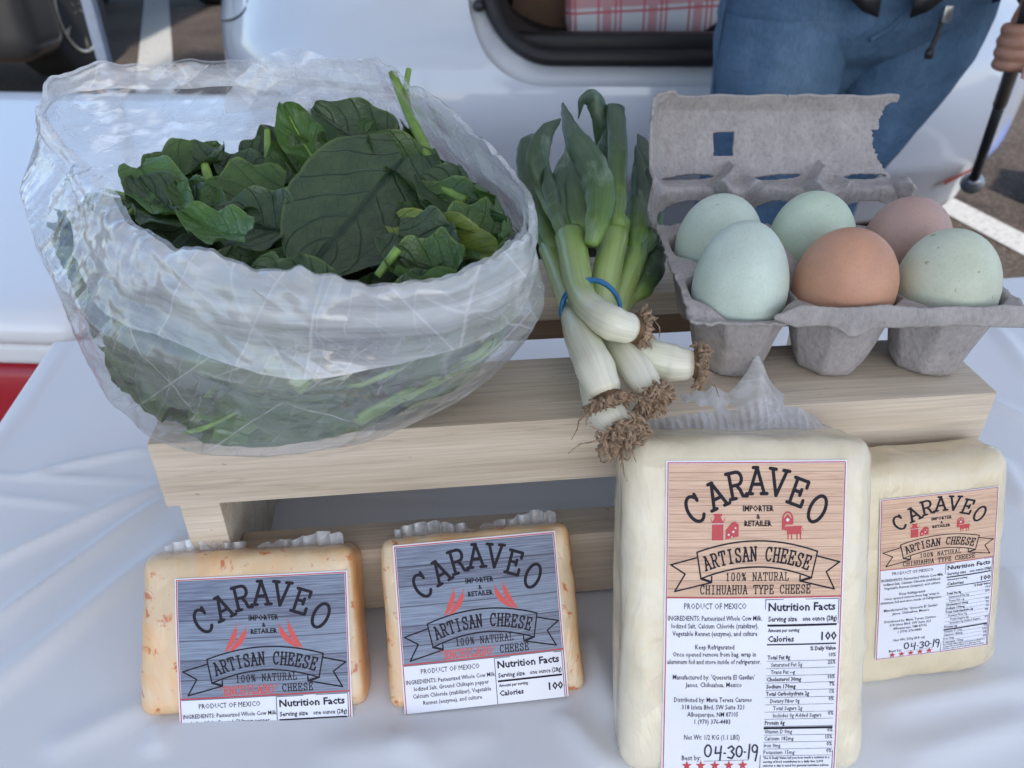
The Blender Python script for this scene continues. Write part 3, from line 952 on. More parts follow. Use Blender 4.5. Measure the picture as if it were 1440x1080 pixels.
cheese('chili_cheese', 'leftmost cheese block, orange specked, blue plank label, with a cloudy crinkled wrapper seam on top', (-.1115, .2065, .0015), 2.0, 35, 1.3, .0945, .0690, .0230,
       M['chili_cheese'], .006, .035, dict(kind='blue', u_w=0, x0=.0062, s_top=.0590, kx=.000725, ky=.00071, cut=87.5), seed=1, frill=frill_small)
cheese('chili_cheese', 'orange specked cheese with blue plank label, showing Calories 100, beside the largest white block', (-.0100, .2125, .0015), 6.0, 37, 1.0, .0850, .0735, .0230,
       M['chili_cheese'], .005, .012, dict(kind='blue', u_w=0, x0=-.0008, s_top=.0705, kx=.000705, ky=.00071, cut=101.0), seed=5, frill=frill_small)
cheese('white_cheese', 'largest cheese block, thick and off white with tan plank label and tall frilled wrapper end', (.0930, .1785, .0015), 1.0, 28, -.3, .0985, .1365, .0340,
       M['cheese'], .0085, .004, dict(kind='tan', u_w=1, x0=.0012, s_top=.1280, kx=.000688, ky=.000728, cut=171.5), bulge=.002, seed=9, frill=frill_big)
cheese('white_cheese', 'smaller ivory cheese block with tan plank label, right of the largest block', (.1825, .2220, .0015), 7.0, 21, 1.6, .0760, .1050, .0270,
       M['cheese_y'], .0085, .0, dict(kind='tan', u_w=0, x0=.0034, s_top=.0895, kx=.000525, ky=.000432, cut=171.5), bulge=.0018, seed=14)

# ---- measured layouts (metres)
LEAVES=[
((-0.0451, 0.325, 0.2046), (-0.0758, 0.262, 0.1824), 0.066, 0, 0.1, 0, 'largest spinach leaf, broad dark blade with branching veins facing the camera') ,
((-0.0871, 0.345, 0.1982), (-0.1007, 0.36, 0.2174), 0.022, 0.3, 0.5, 2, 'small bright green spinach leaf sticking up behind the large flat leaf') ,
((-0.0542, 0.345, 0.2004), (-0.0853, 0.35, 0.2188), 0.035, 0.4, 0.5, 0, 'dark spinach leaf peeking over the top edge of the large flat leaf') ,
((-0.0187, 0.31, 0.194), (-0.0594, 0.335, 0.211), 0.03, 0.6, 0.7, 1, 'long twisted spinach leaf right of the large flat leaf, over a pale stem') ,
((-0.0363, 0.3, 0.1948), (0.0062, 0.262, 0.1996), 0.034, 0.5, 0.9, 1, 'glossy folded spinach leaf reaching the right rim of the bag') ,
((-0.0391, 0.275, 0.1947), (-0.0036, 0.25, 0.1953), 0.022, 0.2, 0.5, 3, 'yellowish green spinach leaf edge below the folded leaf at the right rim') ,
((-0.0334, 0.335, 0.1984), (-0.0459, 0.36, 0.2094), 0.024, 0.3, 0.6, 1, 'dark spinach leaf curling behind the tall pale stem') ,
((-0.131, 0.345, 0.1963), (-0.1693, 0.345, 0.1906), 0.034, 0.8, 0.5, 0, 'leftmost dark spinach leaf against the back film of the bag') ,
((-0.1502, 0.33, 0.1908), (-0.1313, 0.36, 0.199), 0.034, 0.6, 0.7, 1, 'spinach leaf with rolled upper edge at the back left of the heap') ,
((-0.0986, 0.33, 0.1908), (-0.1325, 0.35, 0.1966), 0.028, 0.9, 0.6, 0, 'dark spinach leaf lying flat left of the upright cut stem') ,
((-0.1561, 0.33, 0.1976), (-0.1249, 0.29, 0.1929), 0.026, 0.5, 0.6, 2, 'mid green spinach leaf at the left end of the heap') ,
((-0.1162, 0.295, 0.1924), (-0.1393, 0.32, 0.1964), 0.022, 0.5, 0.7, 1, 'small cupped spinach leaf between the left end and the pale stub') ,
((-0.0936, 0.315, 0.1943), (-0.1217, 0.3, 0.1933), 0.04, 0.6, 0.5, 1, 'spinach leaf with a long pale midrib left of the large flat leaf') ,
((-0.0851, 0.28, 0.1913), (-0.1148, 0.292, 0.1947), 0.034, 0.4, 0.4, 0, 'blue green crinkled spinach leaf with a torn yellow edge') ,
((-0.0929, 0.26, 0.1983), (-0.1241, 0.285, 0.1968), 0.02, 0.4, 0.6, 2, 'pale edged spinach leaf along the front fold of the bag, far left') ,
((-0.1225, 0.36, 0.1892), (-0.1045, 0.37, 0.2041), 0.022, 0.5, 0.5, 0, 'small grey green spinach leaf beside the upright cut stem') ,
((-0.0188, 0.24, 0.1929), (-0.0426, 0.25, 0.1916), 0.026, 0.7, 1.2, 1, 'rolled spinach leaf looping at the front rim below the large flat leaf') ,
((-0.0411, 0.27, 0.1941), (-0.0195, 0.25, 0.1916), 0.03, 0.5, 0.6, 0, 'dark spinach leaf low in the gap right of the large flat leaf') ,
((-0.0617, 0.236, 0.1425), (-0.1209, 0.236, 0.129), 0.042, -0.1, 0.1, 1, 'broad spinach leaf pressed against the film at the bottom front of the bag') ,
((-0.1069, 0.235, 0.1463), (-0.1422, 0.245, 0.1581), 0.034, -0.1, 0.2, 0, 'dark spinach leaf pressed flat to the film at the lower left of the bag') ,
((-0.0722, 0.226, 0.1613), (-0.1017, 0.23, 0.1756), 0.034, 0, 0.2, 1, 'spinach leaf pressed behind the film in the middle front of the bag') ,
((-0.0393, 0.232, 0.1603), (-0.0077, 0.25, 0.1641), 0.034, 0, 0.2, 0, 'dark spinach leaf pressed to the film at the lower right of the bag') ,
((-0.0234, 0.32, 0.1979), (-0.0146, 0.3, 0.1933), 0.02, 0.6, 0.5, 0, 'small dark spinach leaf tucked under the right film near the long stem') ,
((-0.0563, 0.222, 0.1867), (-0.0834, 0.228, 0.1949), 0.034, 0, 0.2, 0, 'spinach leaf behind the cloudy upper front of the bag') ,
((-0.0366, 0.224, 0.1817), (-0.0096, 0.24, 0.1837), 0.034, 0, 0.2, 0, 'spinach leaf behind the cloudy film front, right of centre') ,
((-0.087, 0.335, 0.188), (-0.1024, 0.35, 0.2036), 0.036, 0.45, 0.4, 1, 'mid green spinach leaf tucked behind the left edge of the large flat leaf') ,
((-0.1337, 0.335, 0.1902), (-0.1041, 0.345, 0.1932), 0.034, 0.6, 0.5, 0, 'dark flat spinach leaf at the back, right of the pale stub') ,
((-0.004, 0.285, 0.1957), (-0.0368, 0.31, 0.2014), 0.036, 0.6, 0.6, 0, 'broad dark spinach leaf under the long stem at the right of the heap') ,
((-0.0202, 0.262, 0.1915), (0.0038, 0.268, 0.2016), 0.034, 0.6, 0.5, 1, 'spinach leaf lining the right rim below the glossy folded leaf') ,
((-0.1237, 0.29, 0.1909), (-0.1561, 0.325, 0.1956), 0.036, 0.7, 0.4, 0, 'dark spinach leaf filling the left corner of the bag opening') ,
((-0.0772, 0.34, 0.1948), (-0.0594, 0.352, 0.2116), 0.034, 0.4, 0.5, 1, 'spinach leaf standing behind the large flat leaf, beside the tall stem') ,
]
STEMS=[
([(-0.0529, 0.37, 0.2284), (-0.045, 0.355, 0.2145), (-0.034, 0.33, 0.2021)], 0.0024, 'tall pale spinach stem rising above the heap, forked at its cut top') ,
([(-0.1125, 0.37, 0.2032), (-0.1099, 0.355, 0.1941)], 0.0016, 'short upright cut spinach stem near the back of the bag') ,
([(-0.1311, 0.335, 0.1984), (-0.1244, 0.32, 0.1903)], 0.0022, 'pale stub of spinach stem among the leaves on the left') ,
([(-0.0351, 0.315, 0.1996), (-0.0178, 0.295, 0.1973)], 0.0022, 'light green spinach stem lying right of the large flat leaf') ,
([(-0.0457, 0.245, 0.1897), (-0.0385, 0.25, 0.1974)], 0.0018, 'small green spinach stem at the lower edge of the large flat leaf') ,
([(-0.056, 0.236, 0.1362), (-0.0304, 0.236, 0.1503), (-0.0052, 0.25, 0.1596)], 0.0045, 'long pale stalk pressed along the lower right of the bag film') ,
([(-0.0828, 0.225, 0.1681), (-0.0697, 0.225, 0.1568)], 0.004, 'short yellow green stalk behind the film at the front of the bag') ,
]
ONIONS=[
([(0.0474, 0.2791, 0.15), (0.0402, 0.2778, 0.153), (0.0337, 0.2904, 0.152), (0.0301, 0.3083, 0.15), (0.0292, 0.3409, 0.15), (0.029, 0.3652, 0.152)], [0.0062, 0.0075, 0.0065, 0.0062, 0.0075, 0.0085], [[(0.0259, 0.3789, 0.15), (0.02, 0.4161, 0.155), (0.0142, 0.424, 0.17), (0.0178, 0.4352, 0.182), (0.0264, 0.4365, 0.19)], [(0.0303, 0.3744, 0.15), (0.0267, 0.4133, 0.158), (0.029, 0.4426, 0.17)], [(0.0334, 0.3697, 0.152), (0.0335, 0.4188, 0.16), (0.0313, 0.4558, 0.172)], [(0.0369, 0.3498, 0.155), (0.0413, 0.3603, 0.165), (0.0423, 0.3743, 0.175), (0.0369, 0.3866, 0.185), (0.0295, 0.3963, 0.195), (0.0266, 0.4308, 0.2)]], 'spring onion on top of the bunch, its bulb crossing over the blue band') ,
([(0.0361, 0.2554, 0.135), (0.033, 0.2639, 0.14), (0.029, 0.2872, 0.141), (0.0273, 0.3144, 0.138), (0.0255, 0.3413, 0.135), (0.0226, 0.3733, 0.133), (0.0198, 0.3954, 0.133)], [0.0066, 0.0082, 0.0076, 0.0062, 0.006, 0.006, 0.006], [[(0.025, 0.3801, 0.135), (0.0199, 0.4029, 0.14), (0.0146, 0.424, 0.148), (0.0089, 0.4484, 0.16), (0.0095, 0.4625, 0.17), (0.0167, 0.4698, 0.172)], [(0.0186, 0.4022, 0.13), (0.0145, 0.4286, 0.14), (0.0105, 0.4354, 0.15)]], 'spring onion on the left of the bunch with the longest white bulb') ,
([(0.0537, 0.2569, 0.134), (0.0498, 0.2687, 0.137), (0.044, 0.2877, 0.139), (0.0405, 0.3126, 0.139), (0.0427, 0.3311, 0.142), (0.0487, 0.3615, 0.148), (0.0529, 0.3834, 0.152)], [0.0058, 0.0075, 0.0066, 0.006, 0.007, 0.0075, 0.008], [[(0.0514, 0.3714, 0.155), (0.055, 0.4046, 0.165), (0.0566, 0.429, 0.18), (0.0581, 0.4598, 0.19), (0.0624, 0.4993, 0.17)], [(0.0497, 0.3839, 0.146), (0.0524, 0.4299, 0.152), (0.054, 0.4586, 0.165), (0.0499, 0.4594, 0.185), (0.045, 0.46, 0.195), (0.0391, 0.4554, 0.195), (0.0371, 0.455, 0.185)]], 'spring onion in the middle of the bunch with the widest blunt green leaf') ,
([(0.0715, 0.2713, 0.138), (0.0645, 0.2724, 0.138), (0.0538, 0.2791, 0.139), (0.0463, 0.3079, 0.138), (0.0494, 0.3285, 0.136), (0.0574, 0.3545, 0.138), (0.0634, 0.3752, 0.14)], [0.0062, 0.008, 0.0074, 0.0055, 0.0055, 0.006, 0.0065], [[(0.061, 0.3665, 0.142), (0.0668, 0.3981, 0.148), (0.0731, 0.4301, 0.156), (0.0758, 0.449, 0.168), (0.0741, 0.4726, 0.172)], [(0.0646, 0.3709, 0.14), (0.0731, 0.3957, 0.145), (0.0771, 0.4216, 0.155), (0.0755, 0.4332, 0.165)]], 'spring onion on the right of the bunch, roots pointing right to the egg carton') ,
([(0.0405, 0.2467, 0.125), (0.0364, 0.2567, 0.128), (0.0347, 0.2781, 0.131), (0.0417, 0.3139, 0.131), (0.0514, 0.3363, 0.13), (0.0594, 0.3512, 0.13), (0.0659, 0.3606, 0.13)], [0.0066, 0.0085, 0.0075, 0.0058, 0.0055, 0.0055, 0.0055], [[(0.0649, 0.3549, 0.132), (0.0725, 0.3775, 0.135), (0.0777, 0.3981, 0.14)], [(0.0584, 0.3436, 0.13), (0.0687, 0.3649, 0.133), (0.0772, 0.3797, 0.136)], [(0.0573, 0.363, 0.13), (0.0663, 0.4003, 0.135), (0.075, 0.4343, 0.142)]], 'lowest spring onion, its matted brown roots hanging over the wooden front') ,
]

# ------------------------------------------------------------------ eggs and carton
def pulp_mat():
    m, t, b = mat('grey_paper_pulp')
    v = coords(t)
    f = ntex(t, v, 60, 5, .6)
    fb = ntex(t, coords(t, (1, 1, .5)), 520, 3, .6)
    c = ramp(t, f, [(0.3, (.31, .288, .285)), (0.7, (.40, .372, .365))])
    s = ramp(t, fb, [(0.25, g(.8)), (0.5, g(1)), (.75, g(1.1))])
    c = mixc(t, 1, c, s, 'MULTIPLY')
    sp = ramp(t, ntex(t, v, 330, 1), [(0.80, g(1)), (.83, g(.3))])
    c = mixc(t, .8, c, sp, 'MULTIPLY')
    lnk(t, c, b.inputs['Base Color'])
    b.inputs['Roughness'].default_value = .95
    h = math_(t, 'ADD', fb, math_(t, 'MULTIPLY', ntex(t, v, 140, 3, .6, .5), 2.0))
    bump(t, b, h, .65, .0010)
    return m
M['pulp'] = pulp_mat()
carton = empty('egg_carton', (.1445, .3355, .113), 'open grey pulp egg carton with torn lid, holding six eggs on the wooden riser', 'egg carton')
CX, CY = [-.0452, 0, .0452], [-.0226, .0226]
P_ = .0452
RIMZ = .038
def tray_z(x, y):
    best = 0
    for cx in CX:
        for cy in CY:
            dx, dy = abs(x - cx) / (P_ * .5), abs(y - cy) / (P_ * .5)
            r = (dx ** 3.0 + dy ** 3.0) ** (1 / 3.0)
            r2 = (dx + dy) * .72
            r = max(r, r2)
            d = max(0, min(1, (1.0 - r) / .44))
            d = d if d < .86 else .86 + (d - .86) * (1 - (d - .86) * 2.2)
            best = max(best, d)
    z = RIMZ - (RIMZ - .0012) * min(1, best * 1.02)
    # posts between the cells
    for px_ in (CX[0] + P_ / 2, CX[1] + P_ / 2):
        d = math.hypot((x - px_) / .0085, (y - (CY[0] + CY[1]) / 2) / .0105)
        if d < 1.7: z = max(z, RIMZ - .002 + .013 * max(0, 1 - d * .6) if d < 1.66 else z)
    # dips of the rim at the front of each cell
    z -= 0.0035 * math.exp(-((y - (CY[0] - P_ / 2)) / .005) ** 2) * (1 if x < CX[0] + .02 else .2)
    return z
x0_, x1_, y0_, y1_ = CX[0] - P_ / 2 - .0035, CX[2] + P_ / 2 + .004, CY[0] - P_ / 2 - .002, CY[1] + P_ / 2 + .003
def tray_fn(u, v):
    x = x0_ + (x1_ - x0_) * u; y = y0_ + (y1_ - y0_) * v
    z = tray_z(x, y)
    q = Vector((x, y, z))
    e = min(u, 1 - u) * 150 < 1 or min(v, 1 - v) * 100 < 1
    q += Vector((nz(q, 90), nz(q, 90, 5), nz(q, 110, 9))) * .0007
    if e:
        q.z += .0016 * nz(q, 260, 2); q.x += .0009 * nz(q, 300, 4); q.y += .0009 * nz(q, 300, 7)
    return q
b = MB(); b.grid(tray_fn, 190, 130)
tray = b.build('tray', M['pulp'], carton)
md = tray.modifiers.new('thickness', 'SOLIDIFY'); md.thickness = .0013; md.offset = -1
# front flange: upright strip that stands past the right end of the cups
def strip_fn(u, v):
    x = CX[0] + .008 + .112 * u
    top = .0425 + .0012 * nz((x * 60, 0, 0)) - (.004 * (1 - u * 12) if u < .08 else 0)
    bot = .0335 - (.0055 * math.exp(-((x - .001 + .004) / .006) ** 2)) - .0004 * math.sin(x * 120)
    if u < .08: bot += .004 * (1 - u * 12)
    z = bot + (top - bot) * v
    y = CY[0] - P_ / 2 - .0028 - .0008 * math.sin(v * 3.1) - .001 * (1 - v) + .0005 * nz((x * 90, v, 0))
    return Vector((x, y, z + .0006 * nz((x * 400, v * 3, 2)) * v))
b = MB(); b.grid(strip_fn, 120, 10)
st = b.build('front_flange', M['pulp'], carton); md = st.modifiers.new('thickness', 'SOLIDIFY'); md.thickness = .0014
# lid
HY, HZ = .0500, .027
LH = .0765
LA = math.radians(40)       # lean back from the vertical
def lid_base(x, v):
    s_ = v * LH
    y = HY + s_ * math.sin(LA); z = HZ + s_ * math.cos(LA)
    nrm = Vector((0, -math.cos(LA), math.sin(LA)))
    return Vector((x, y, z)), nrm
LX0, LX1 = -.0745, .0600
pads = [LX0 + .044, LX0 + .0915, LX0 + .138]
def lid_fn(u, v):
    x = LX0 + (LX1 - LX0) * u
    top_shift = .0
    # sides narrow at the top
    xc = (LX0 + LX1) / 2
    p, nrm = lid_base(x, v)
    p.x = xc + (x - xc) * (1.0 - .03 * v)
    off = 0
    # ridge with pads between slit row and oval holes
    vr = v - .33
    off += .0115 * math.exp(-(vr / .09) ** 2)
    for c in pads:
        d = abs(x - c) / .013 + abs(v - .36) / .20
        off += .0085 * max(0, min(1, (1.15 - d) / .4))
        d2 = math.hypot((x - c) / .0075, (v - .36) / .085)
        off -= .006 * max(0, 1 - d2 * d2)
    # the panel bends forward near the top
    off += .006 * max(0, (v - .45)) * 1.0 + .010 * max(0, v - .93) / .07 * .8
    # left side wall and bottom left lip curl to the camera
    le = max(0, 1 - u / .055)
    off += .013 * le ** 1.3
    co = math.hypot(max(0, .14 - u) / .14, max(0, v - .80) / .2)
    if co > 1: off += .004
    q = p + nrm * off
    q += Vector((nz(q, 70), nz(q, 70, 3), nz(q, 70, 8))) * .0008 + nrm * .0006 * nz(q, 240, 1)
    return q
def rag(a, k=1.0): return noise.noise(Vector((a * 60, k * 3.1, 0))) * .5 + noise.noise(Vector((a * 210, k * 7, 1))) * .3
def lid_keep(u, v):
    x = LX0 + (LX1 - LX0) * u
    # rounded upper left corner, lower left corner
    if math.hypot(max(0, .09 - u) / .09, max(0, v - .87) / .13) > 1.0: return False
    if v < .20 and u < .16 and math.hypot(max(0, .16 - u) / .16, (.20 - v) / .20) > 1: return False
    # torn right end
    if v > .50:
        edge = .975 - .055 * math.sin((1 - v) / .5 * math.pi) ** .7 - (.02 if v < .8 else 0) + .02 * rag(v)
        if v > .96: edge = .99
    elif v > .30: edge = .955 + (.50 - v) * .25 + .012 * rag(v, 2)
    else: edge = .99 - .04 * (.30 - v) + .012 * rag(v, 2)
    if u > edge: return False
    # lock window
    if .262 + .006 * rag(v, 3) < u < .345 and .62 + .012 * rag(u, 4) < v < .79: return False
    # thin slits above the ridge
    for c, w_ in ((LX0 + .0215, .014), (LX0 + .068, .0125), (LX0 + .1145, .0125)):
        d = math.hypot((x - c) / w_, (v - .47 - .012 * (x - c) / w_) / (.022))
        if d < 1: return False
    # oval holes
    for c, w_ in ((LX0 + .0225, .0175), (LX0 + .068, .0165), (LX0 + .1135, .0165)):
        d = math.hypot((x - c) / w_, (v - .165) / (.105 if v > .165 else .07))
        if d < 1 + .03 * rag(u + v, 6): return False
    return v < .992 + .006 * rag(u, 9)
b = MB(); b.grid(lid_fn, 230, 150, keep=lid_keep)
lid = b.build('lid', M['pulp'], carton)
md = lid.modifiers.new('thickness', 'SOLIDIFY'); md.thickness = .0017; md.offset = -1
bmx = bmesh.new(); bmx.from_mesh(lid.data)
bmesh.ops.delete(bmx, geom=[q for q in bmx.verts if not q.link_faces], context='VERTS')
for _ in range(2):
    bd = [q for q in bmx.verts if q.is_boundary]
    bmesh.ops.smooth_vert(bmx, verts=bd, factor=.5, use_axis_x=True, use_axis_y=True, use_axis_z=True)
bmx.to_mesh(lid.data); bmx.free()

def egg_mat(name, col, speck=None):
    m, t, b = mat(name)
    f = ntex(t, coords(t), 55, 4, .6)
    c = ramp(t, f, [(0.3, tuple(q * .90 for q in col)), (0.7, tuple(min(1, q * 1.06) for q in col))])
    cl = ramp(t, ntex(t, coords(t, (1, 1, 1)), 14, 2), [(.35, g(.93)), (.65, g(1.03))]); c = mixc(t, 1, c, cl, 'MULTIPLY')
    pores = ramp(t, ntex(t, coords(t), 900, 2), [(0.25, g(.9)), (.5, g(1))])
    c = mixc(t, 1, c, pores, 'MULTIPLY')
    sp = ramp(t, ntex(t, coords(t), 260, 2, .5), [(0.72 if speck else .755, g(0)), (.76 if speck else .79, g(.7 if speck else .25))])
    c = mixc(t, sp, c, speck or (.12, .13, .10))
    lnk(t, c, b.inputs['Base Color'])
    b.inputs['Roughness'].default_value = .5
    b.inputs['Subsurface Weight'].default_value = .08
    b.inputs['Subsurface Radius'].default_value = (.004, .003, .002)
    bump(t, b, ntex(t, coords(t), 700, 2), .12, .0003)
    return m
EG = [('pale blue green egg, largest, narrow end up, front row beside the spring onions', (.56, .66, .59), 0, 0, 1.01, 1.05, (-4, 2), None),
      ('plain brown egg in the middle of the front row of the carton', (.58, .31, .20), 1, 0, 1.06, 1.0, (3, -3), None),
      ('pale green egg with small brown specks, front row at the right end', (.60, .655, .52), 2, 0, 1.03, .98, (0, 6), (.20, .17, .05)),
      ('pale blue egg in the back row beside the spring onions', (.57, .66, .57), 0, 1, 1.0, .97, (0, -6), None),
      ('pale mint egg in the middle of the back row', (.55, .67, .53), 1, 1, 1.0, .99, (2, 0), None),
      ('pinkish tan egg in the back row at the right end', (.50, .335, .29), 2, 1, .98, .96, (0, 10), None)]
for i, (lab, col, ix, iy, ws, hs, (rx, ry), sp) in enumerate(EG):
    prof = []
    n = 28
    for k in range(n + 1):
        a = math.pi * k / n
        z = -math.cos(a) * .0285 * hs
        r = .0202 * ws * math.sin(a) * (1 + (-.04 if i == 0 else .07) * -math.cos(a))
        prof.append((max(r, 1e-5), z))
    b = MB(); b.lathe(prof, 40)
    e = b.build('egg', egg_mat('eggshell_%d' % i, col, sp))
    e.location = (.1445 + CX[ix], .3355 + CY[iy], .1212 + .0285 * hs)
    e.rotation_euler = (math.radians(rx), math.radians(ry), i)
    tag(e, lab, 'egg', 'eggs in the carton')

# ------------------------------------------------------------------ spring onions
def onion_stalk_mat():
    m, t, b = mat('spring_onion_stalk')
    tc = t.nodes.new('ShaderNodeTexCoord'); sp = t.nodes.new('ShaderNodeSeparateXYZ'); lnk(t, tc.outputs['UV'], sp.inputs[0])
    v = math_(t, 'ADD', sp.outputs[1], math_(t, 'MULTIPLY', math_(t, 'SUBTRACT', ntex(t, coords(t), 90, 2), .5), .12))
    c = ramp(t, v, [(0.0, (.66, .60, .44)), (.10, (.74, .72, .60)), (.42, (.70, .72, .54)), (.60, (.40, .50, .20)), (.85, (.26, .38, .10)), (1.0, (.13, .24, .06))])
    mp = t.nodes.new('ShaderNodeMapping'); mp.inputs['Scale'].default_value = (26, 1.2, 1); lnk(t, tc.outputs['UV'], mp.inputs[0])
    s = ramp(t, ntex(t, mp.outputs[0], 1.5, 2, .5, .2), [(0.35, g(.88)), (.6, g(1.05))])
    c = mixc(t, .8, c, s, 'MULTIPLY')
    lnk(t, c, b.inputs['Base Color']); b.inputs['Roughness'].default_value = .3
    b.inputs['Subsurface Weight'].default_value = .15; b.inputs['Subsurface Radius'].default_value = (.004, .004, .002)
    bump(t, b, s, .35, .0006)
    return m
def onion_leaf_mat():
    m, t, b = mat('spring_onion_leaf')
    tc = t.nodes.new('ShaderNodeTexCoord'); sp = t.nodes.new('ShaderNodeSeparateXYZ'); lnk(t, tc.outputs['UV'], sp.inputs[0])
    v = math_(t, 'ADD', sp.outputs[1], math_(t, 'MULTIPLY', math_(t, 'SUBTRACT', ntex(t, coords(t), 60, 2), .5), .3))
    c = ramp(t, v, [(0.0, (.22, .36, .07)), (.20, (.085, .165, .04)), (.50, (.046, .088, .045)), (1.0, (.050, .085, .058))])
    bloom = ramp(t, ntex(t, coords(t, (1, .5, .5)), 75, 4, .65, .6), [(0.50, g(0)), (.70, g(.55))])
    c = mixc(t, bloom, c, (.22, .30, .22))
    mp = t.nodes.new('ShaderNodeMapping'); mp.inputs['Scale'].default_value = (30, 1.5, 1); lnk(t, tc.outputs['UV'], mp.inputs[0])
    s = ramp(t, ntex(t, mp.outputs[0], 1.5, 2), [(0.35, g(.82)), (.65, g(1.12))])
    c = mixc(t, .8, c, s, 'MULTIPLY')
    lnk(t, c, b.inputs['Base Color']); b.inputs['Roughness'].default_value = .42
    bump(t, b, s, .3, .0005)
    return m
M['ostalk'], M['oleaf'] = onion_stalk_mat(), onion_leaf_mat()
M['root'] = simple('onion_roots', (.29, .20, .13), .85, nscale=400, namt=.55, bscale=900)
M['rootcore'] = simple('root_plate', (.13, .075, .04), .9, nscale=300, namt=.4)
EXTRA = {0: [([(.0260, .370, .150), (.0215, .400, .158), (.0180, .425, .170)], .0050)], 2: [([(.0470, .365, .150), (.0490, .405, .160), (.0510, .440, .172), (.0560, .462, .182)], .0052), ([(.0440, .360, .146), (.0400, .400, .154), (.0385, .430, .166)], .0046)],
         3: [([(.0600, .350, .139), (.0680, .395, .147), (.0720, .430, .160), (.0700, .450, .172)], .0055)]}
LEAFW = [[.0074, .0060, .0064, .0080], [.0074, .0058], [.0078, .0058], [.0078, .0068], [.0068, .0075, .007]]
for oi, (path, rad, leaves, lab) in enumerate(ONIONS):
    tag_root = empty('spring_onion', path[0], lab, 'spring onion', 'spring onions in the banded bunch')
    def rel(p): return Vector(p) - Vector(path[0])
    P = spline([rel(p) for p in path], 8); R = [r * .98 for r in rs(rad, 8)]
    R = [r * (.97 + .06 * nz((i * .3, oi, 0))) for i, r in enumerate(R)]
    # round the root end
    d0 = (P[0] - P[1]).normalized()
    P = [P[0] + d0 * R[0] * .45, P[0] + d0 * R[0] * .25] + P; R = [R[0] * .55, R[0] * .86] + R
    b = MB(); b.tube(P, R, 20)
    b.build('stalk', M['ostalk'], tag_root)
    leaves = [(l_, LEAFW[oi][k_]) for k_, l_ in enumerate(leaves)] + EXTRA.get(oi, [])
    for li, (lf, w0) in enumerate(leaves):
        q = spline([rel(p) for p in lf], 7); n = len(q)
        w0 = w0 * .72
        rr, ff = [], []
        for i in range(n):
            t_ = i / (n - 1)
            r = w0 * min(1, .5 + t_ * 3.2) * (.78 + .55 * math.sin(math.pi * min(1, t_ * .9 + .05)) ** .8) * (1 if t_ < .6 else max(.10, 1 - ((t_ - .6) / .4) ** 1.5 * .92))
            if oi == 2 and li == 0: r = w0 * (.85 + .12 * math.sin(t_ * 3)) * (1 if t_ < .9 else .75)
            rr.append(r * (1 + .10 * nz((i * .5, oi * 3 + li, 2)))); ff.append(.48 + .35 * (1 - t_) ** 3)
        b = MB(); b.tube(q, rr, 16, ff)
        for k in range(len(b.v)): b.v[k] += Vector((nz(b.v[k], 150, li), nz(b.v[k], 150, li + 3), nz(b.v[k], 150, 8))) * .0007
        b.build('leaf', M['oleaf'], tag_root)
    # roots: a matted tuft of short strands
    rn = random.Random(40 + oi)
    b = MB(); c = MB()
    r0 = rad[0] * 1.15
    cen = P[0] + d0 * .0005
    c.lathe([(r0 * .9 * math.cos(a), r0 * .55 * math.sin(a)) for a in (-1.2, -.6, 0, .5, 1.0, 1.4)], 14, Matrix.Translation(cen) @ d0.to_track_quat('Z', 'Y').to_matrix().to_4x4())
    core = c.build('root_plate', M['rootcore'], tag_root)
    side = d0.cross(Vector((0, 0, 1))).normalized(); upp = side.cross(d0)
    for k in range(230 if oi != 4 else 300):
        a = rn.uniform(0, 6.283); rr_ = r0 * math.sqrt(rn.random()) * .95
        p0 = cen + side * math.cos(a) * rr_ + upp * math.sin(a) * rr_
        out = (side * math.cos(a) + upp * math.sin(a)) * (rr_ / r0)
        ln = rn.uniform(.003, .0062) * (1.35 if oi == 4 else 1); long_ = rn.random() < .05
        if long_: ln *= rn.uniform(1.8, 3.0)
        pts = [p0]; d = (d0 * .9 + out * rn.uniform(.5, 1.3)).normalized()
        for q_ in range(6):
            d = (d + Vector((rn.uniform(-1, 1), rn.uniform(-1, 1), rn.uniform(-1, .7))) * .75).normalized()
            pts.append(pts[-1] + d * ln / 6)
        w_ = rn.uniform(.0005, .00095) if not long_ else .00034
        b.tube(pts, [w_, w_ * 1.15, w_ * 1.1, w_, w_ * .9, w_ * .7, w_ * .35], 5)
    rt_ = b.build('roots', M['root'], tag_root)
    tag(rt_, kind='stuff')
# rubber band round the bunch
M['rubber'] = simple('blue_rubber', (.02, .16, .36), .35, nscale=300, namt=.15)
b = MB()
BC = Vector((.0345, .3085, .1425)); ax1 = Vector((.93, -.20, .18)).normalized(); ax2 = Vector((-.1, .30, .95)).normalized()
for off, ra, rb, wob in ((0, .0128, .0130, .1), (.0014, .0132, .0134, 1.3), (-.0016, .0130, .0132, 2.6)):
    n = 48; pts = []
    axn = ax1.cross(ax2).normalized()
    for i in range(n + 1):
        a = 2 * math.pi * i / n
        pts.append(ax1 * math.cos(a) * ra + ax2 * math.sin(a) * rb + axn * (off * math.cos(a + wob) * 1.6 + off))
    b.tube(pts, .0010, 8, cap=False)
band = b.build('rubber_band', M['rubber']); band.location = BC
tag(band, 'doubled blue rubber band holding the spring onion bunch', 'rubber band')

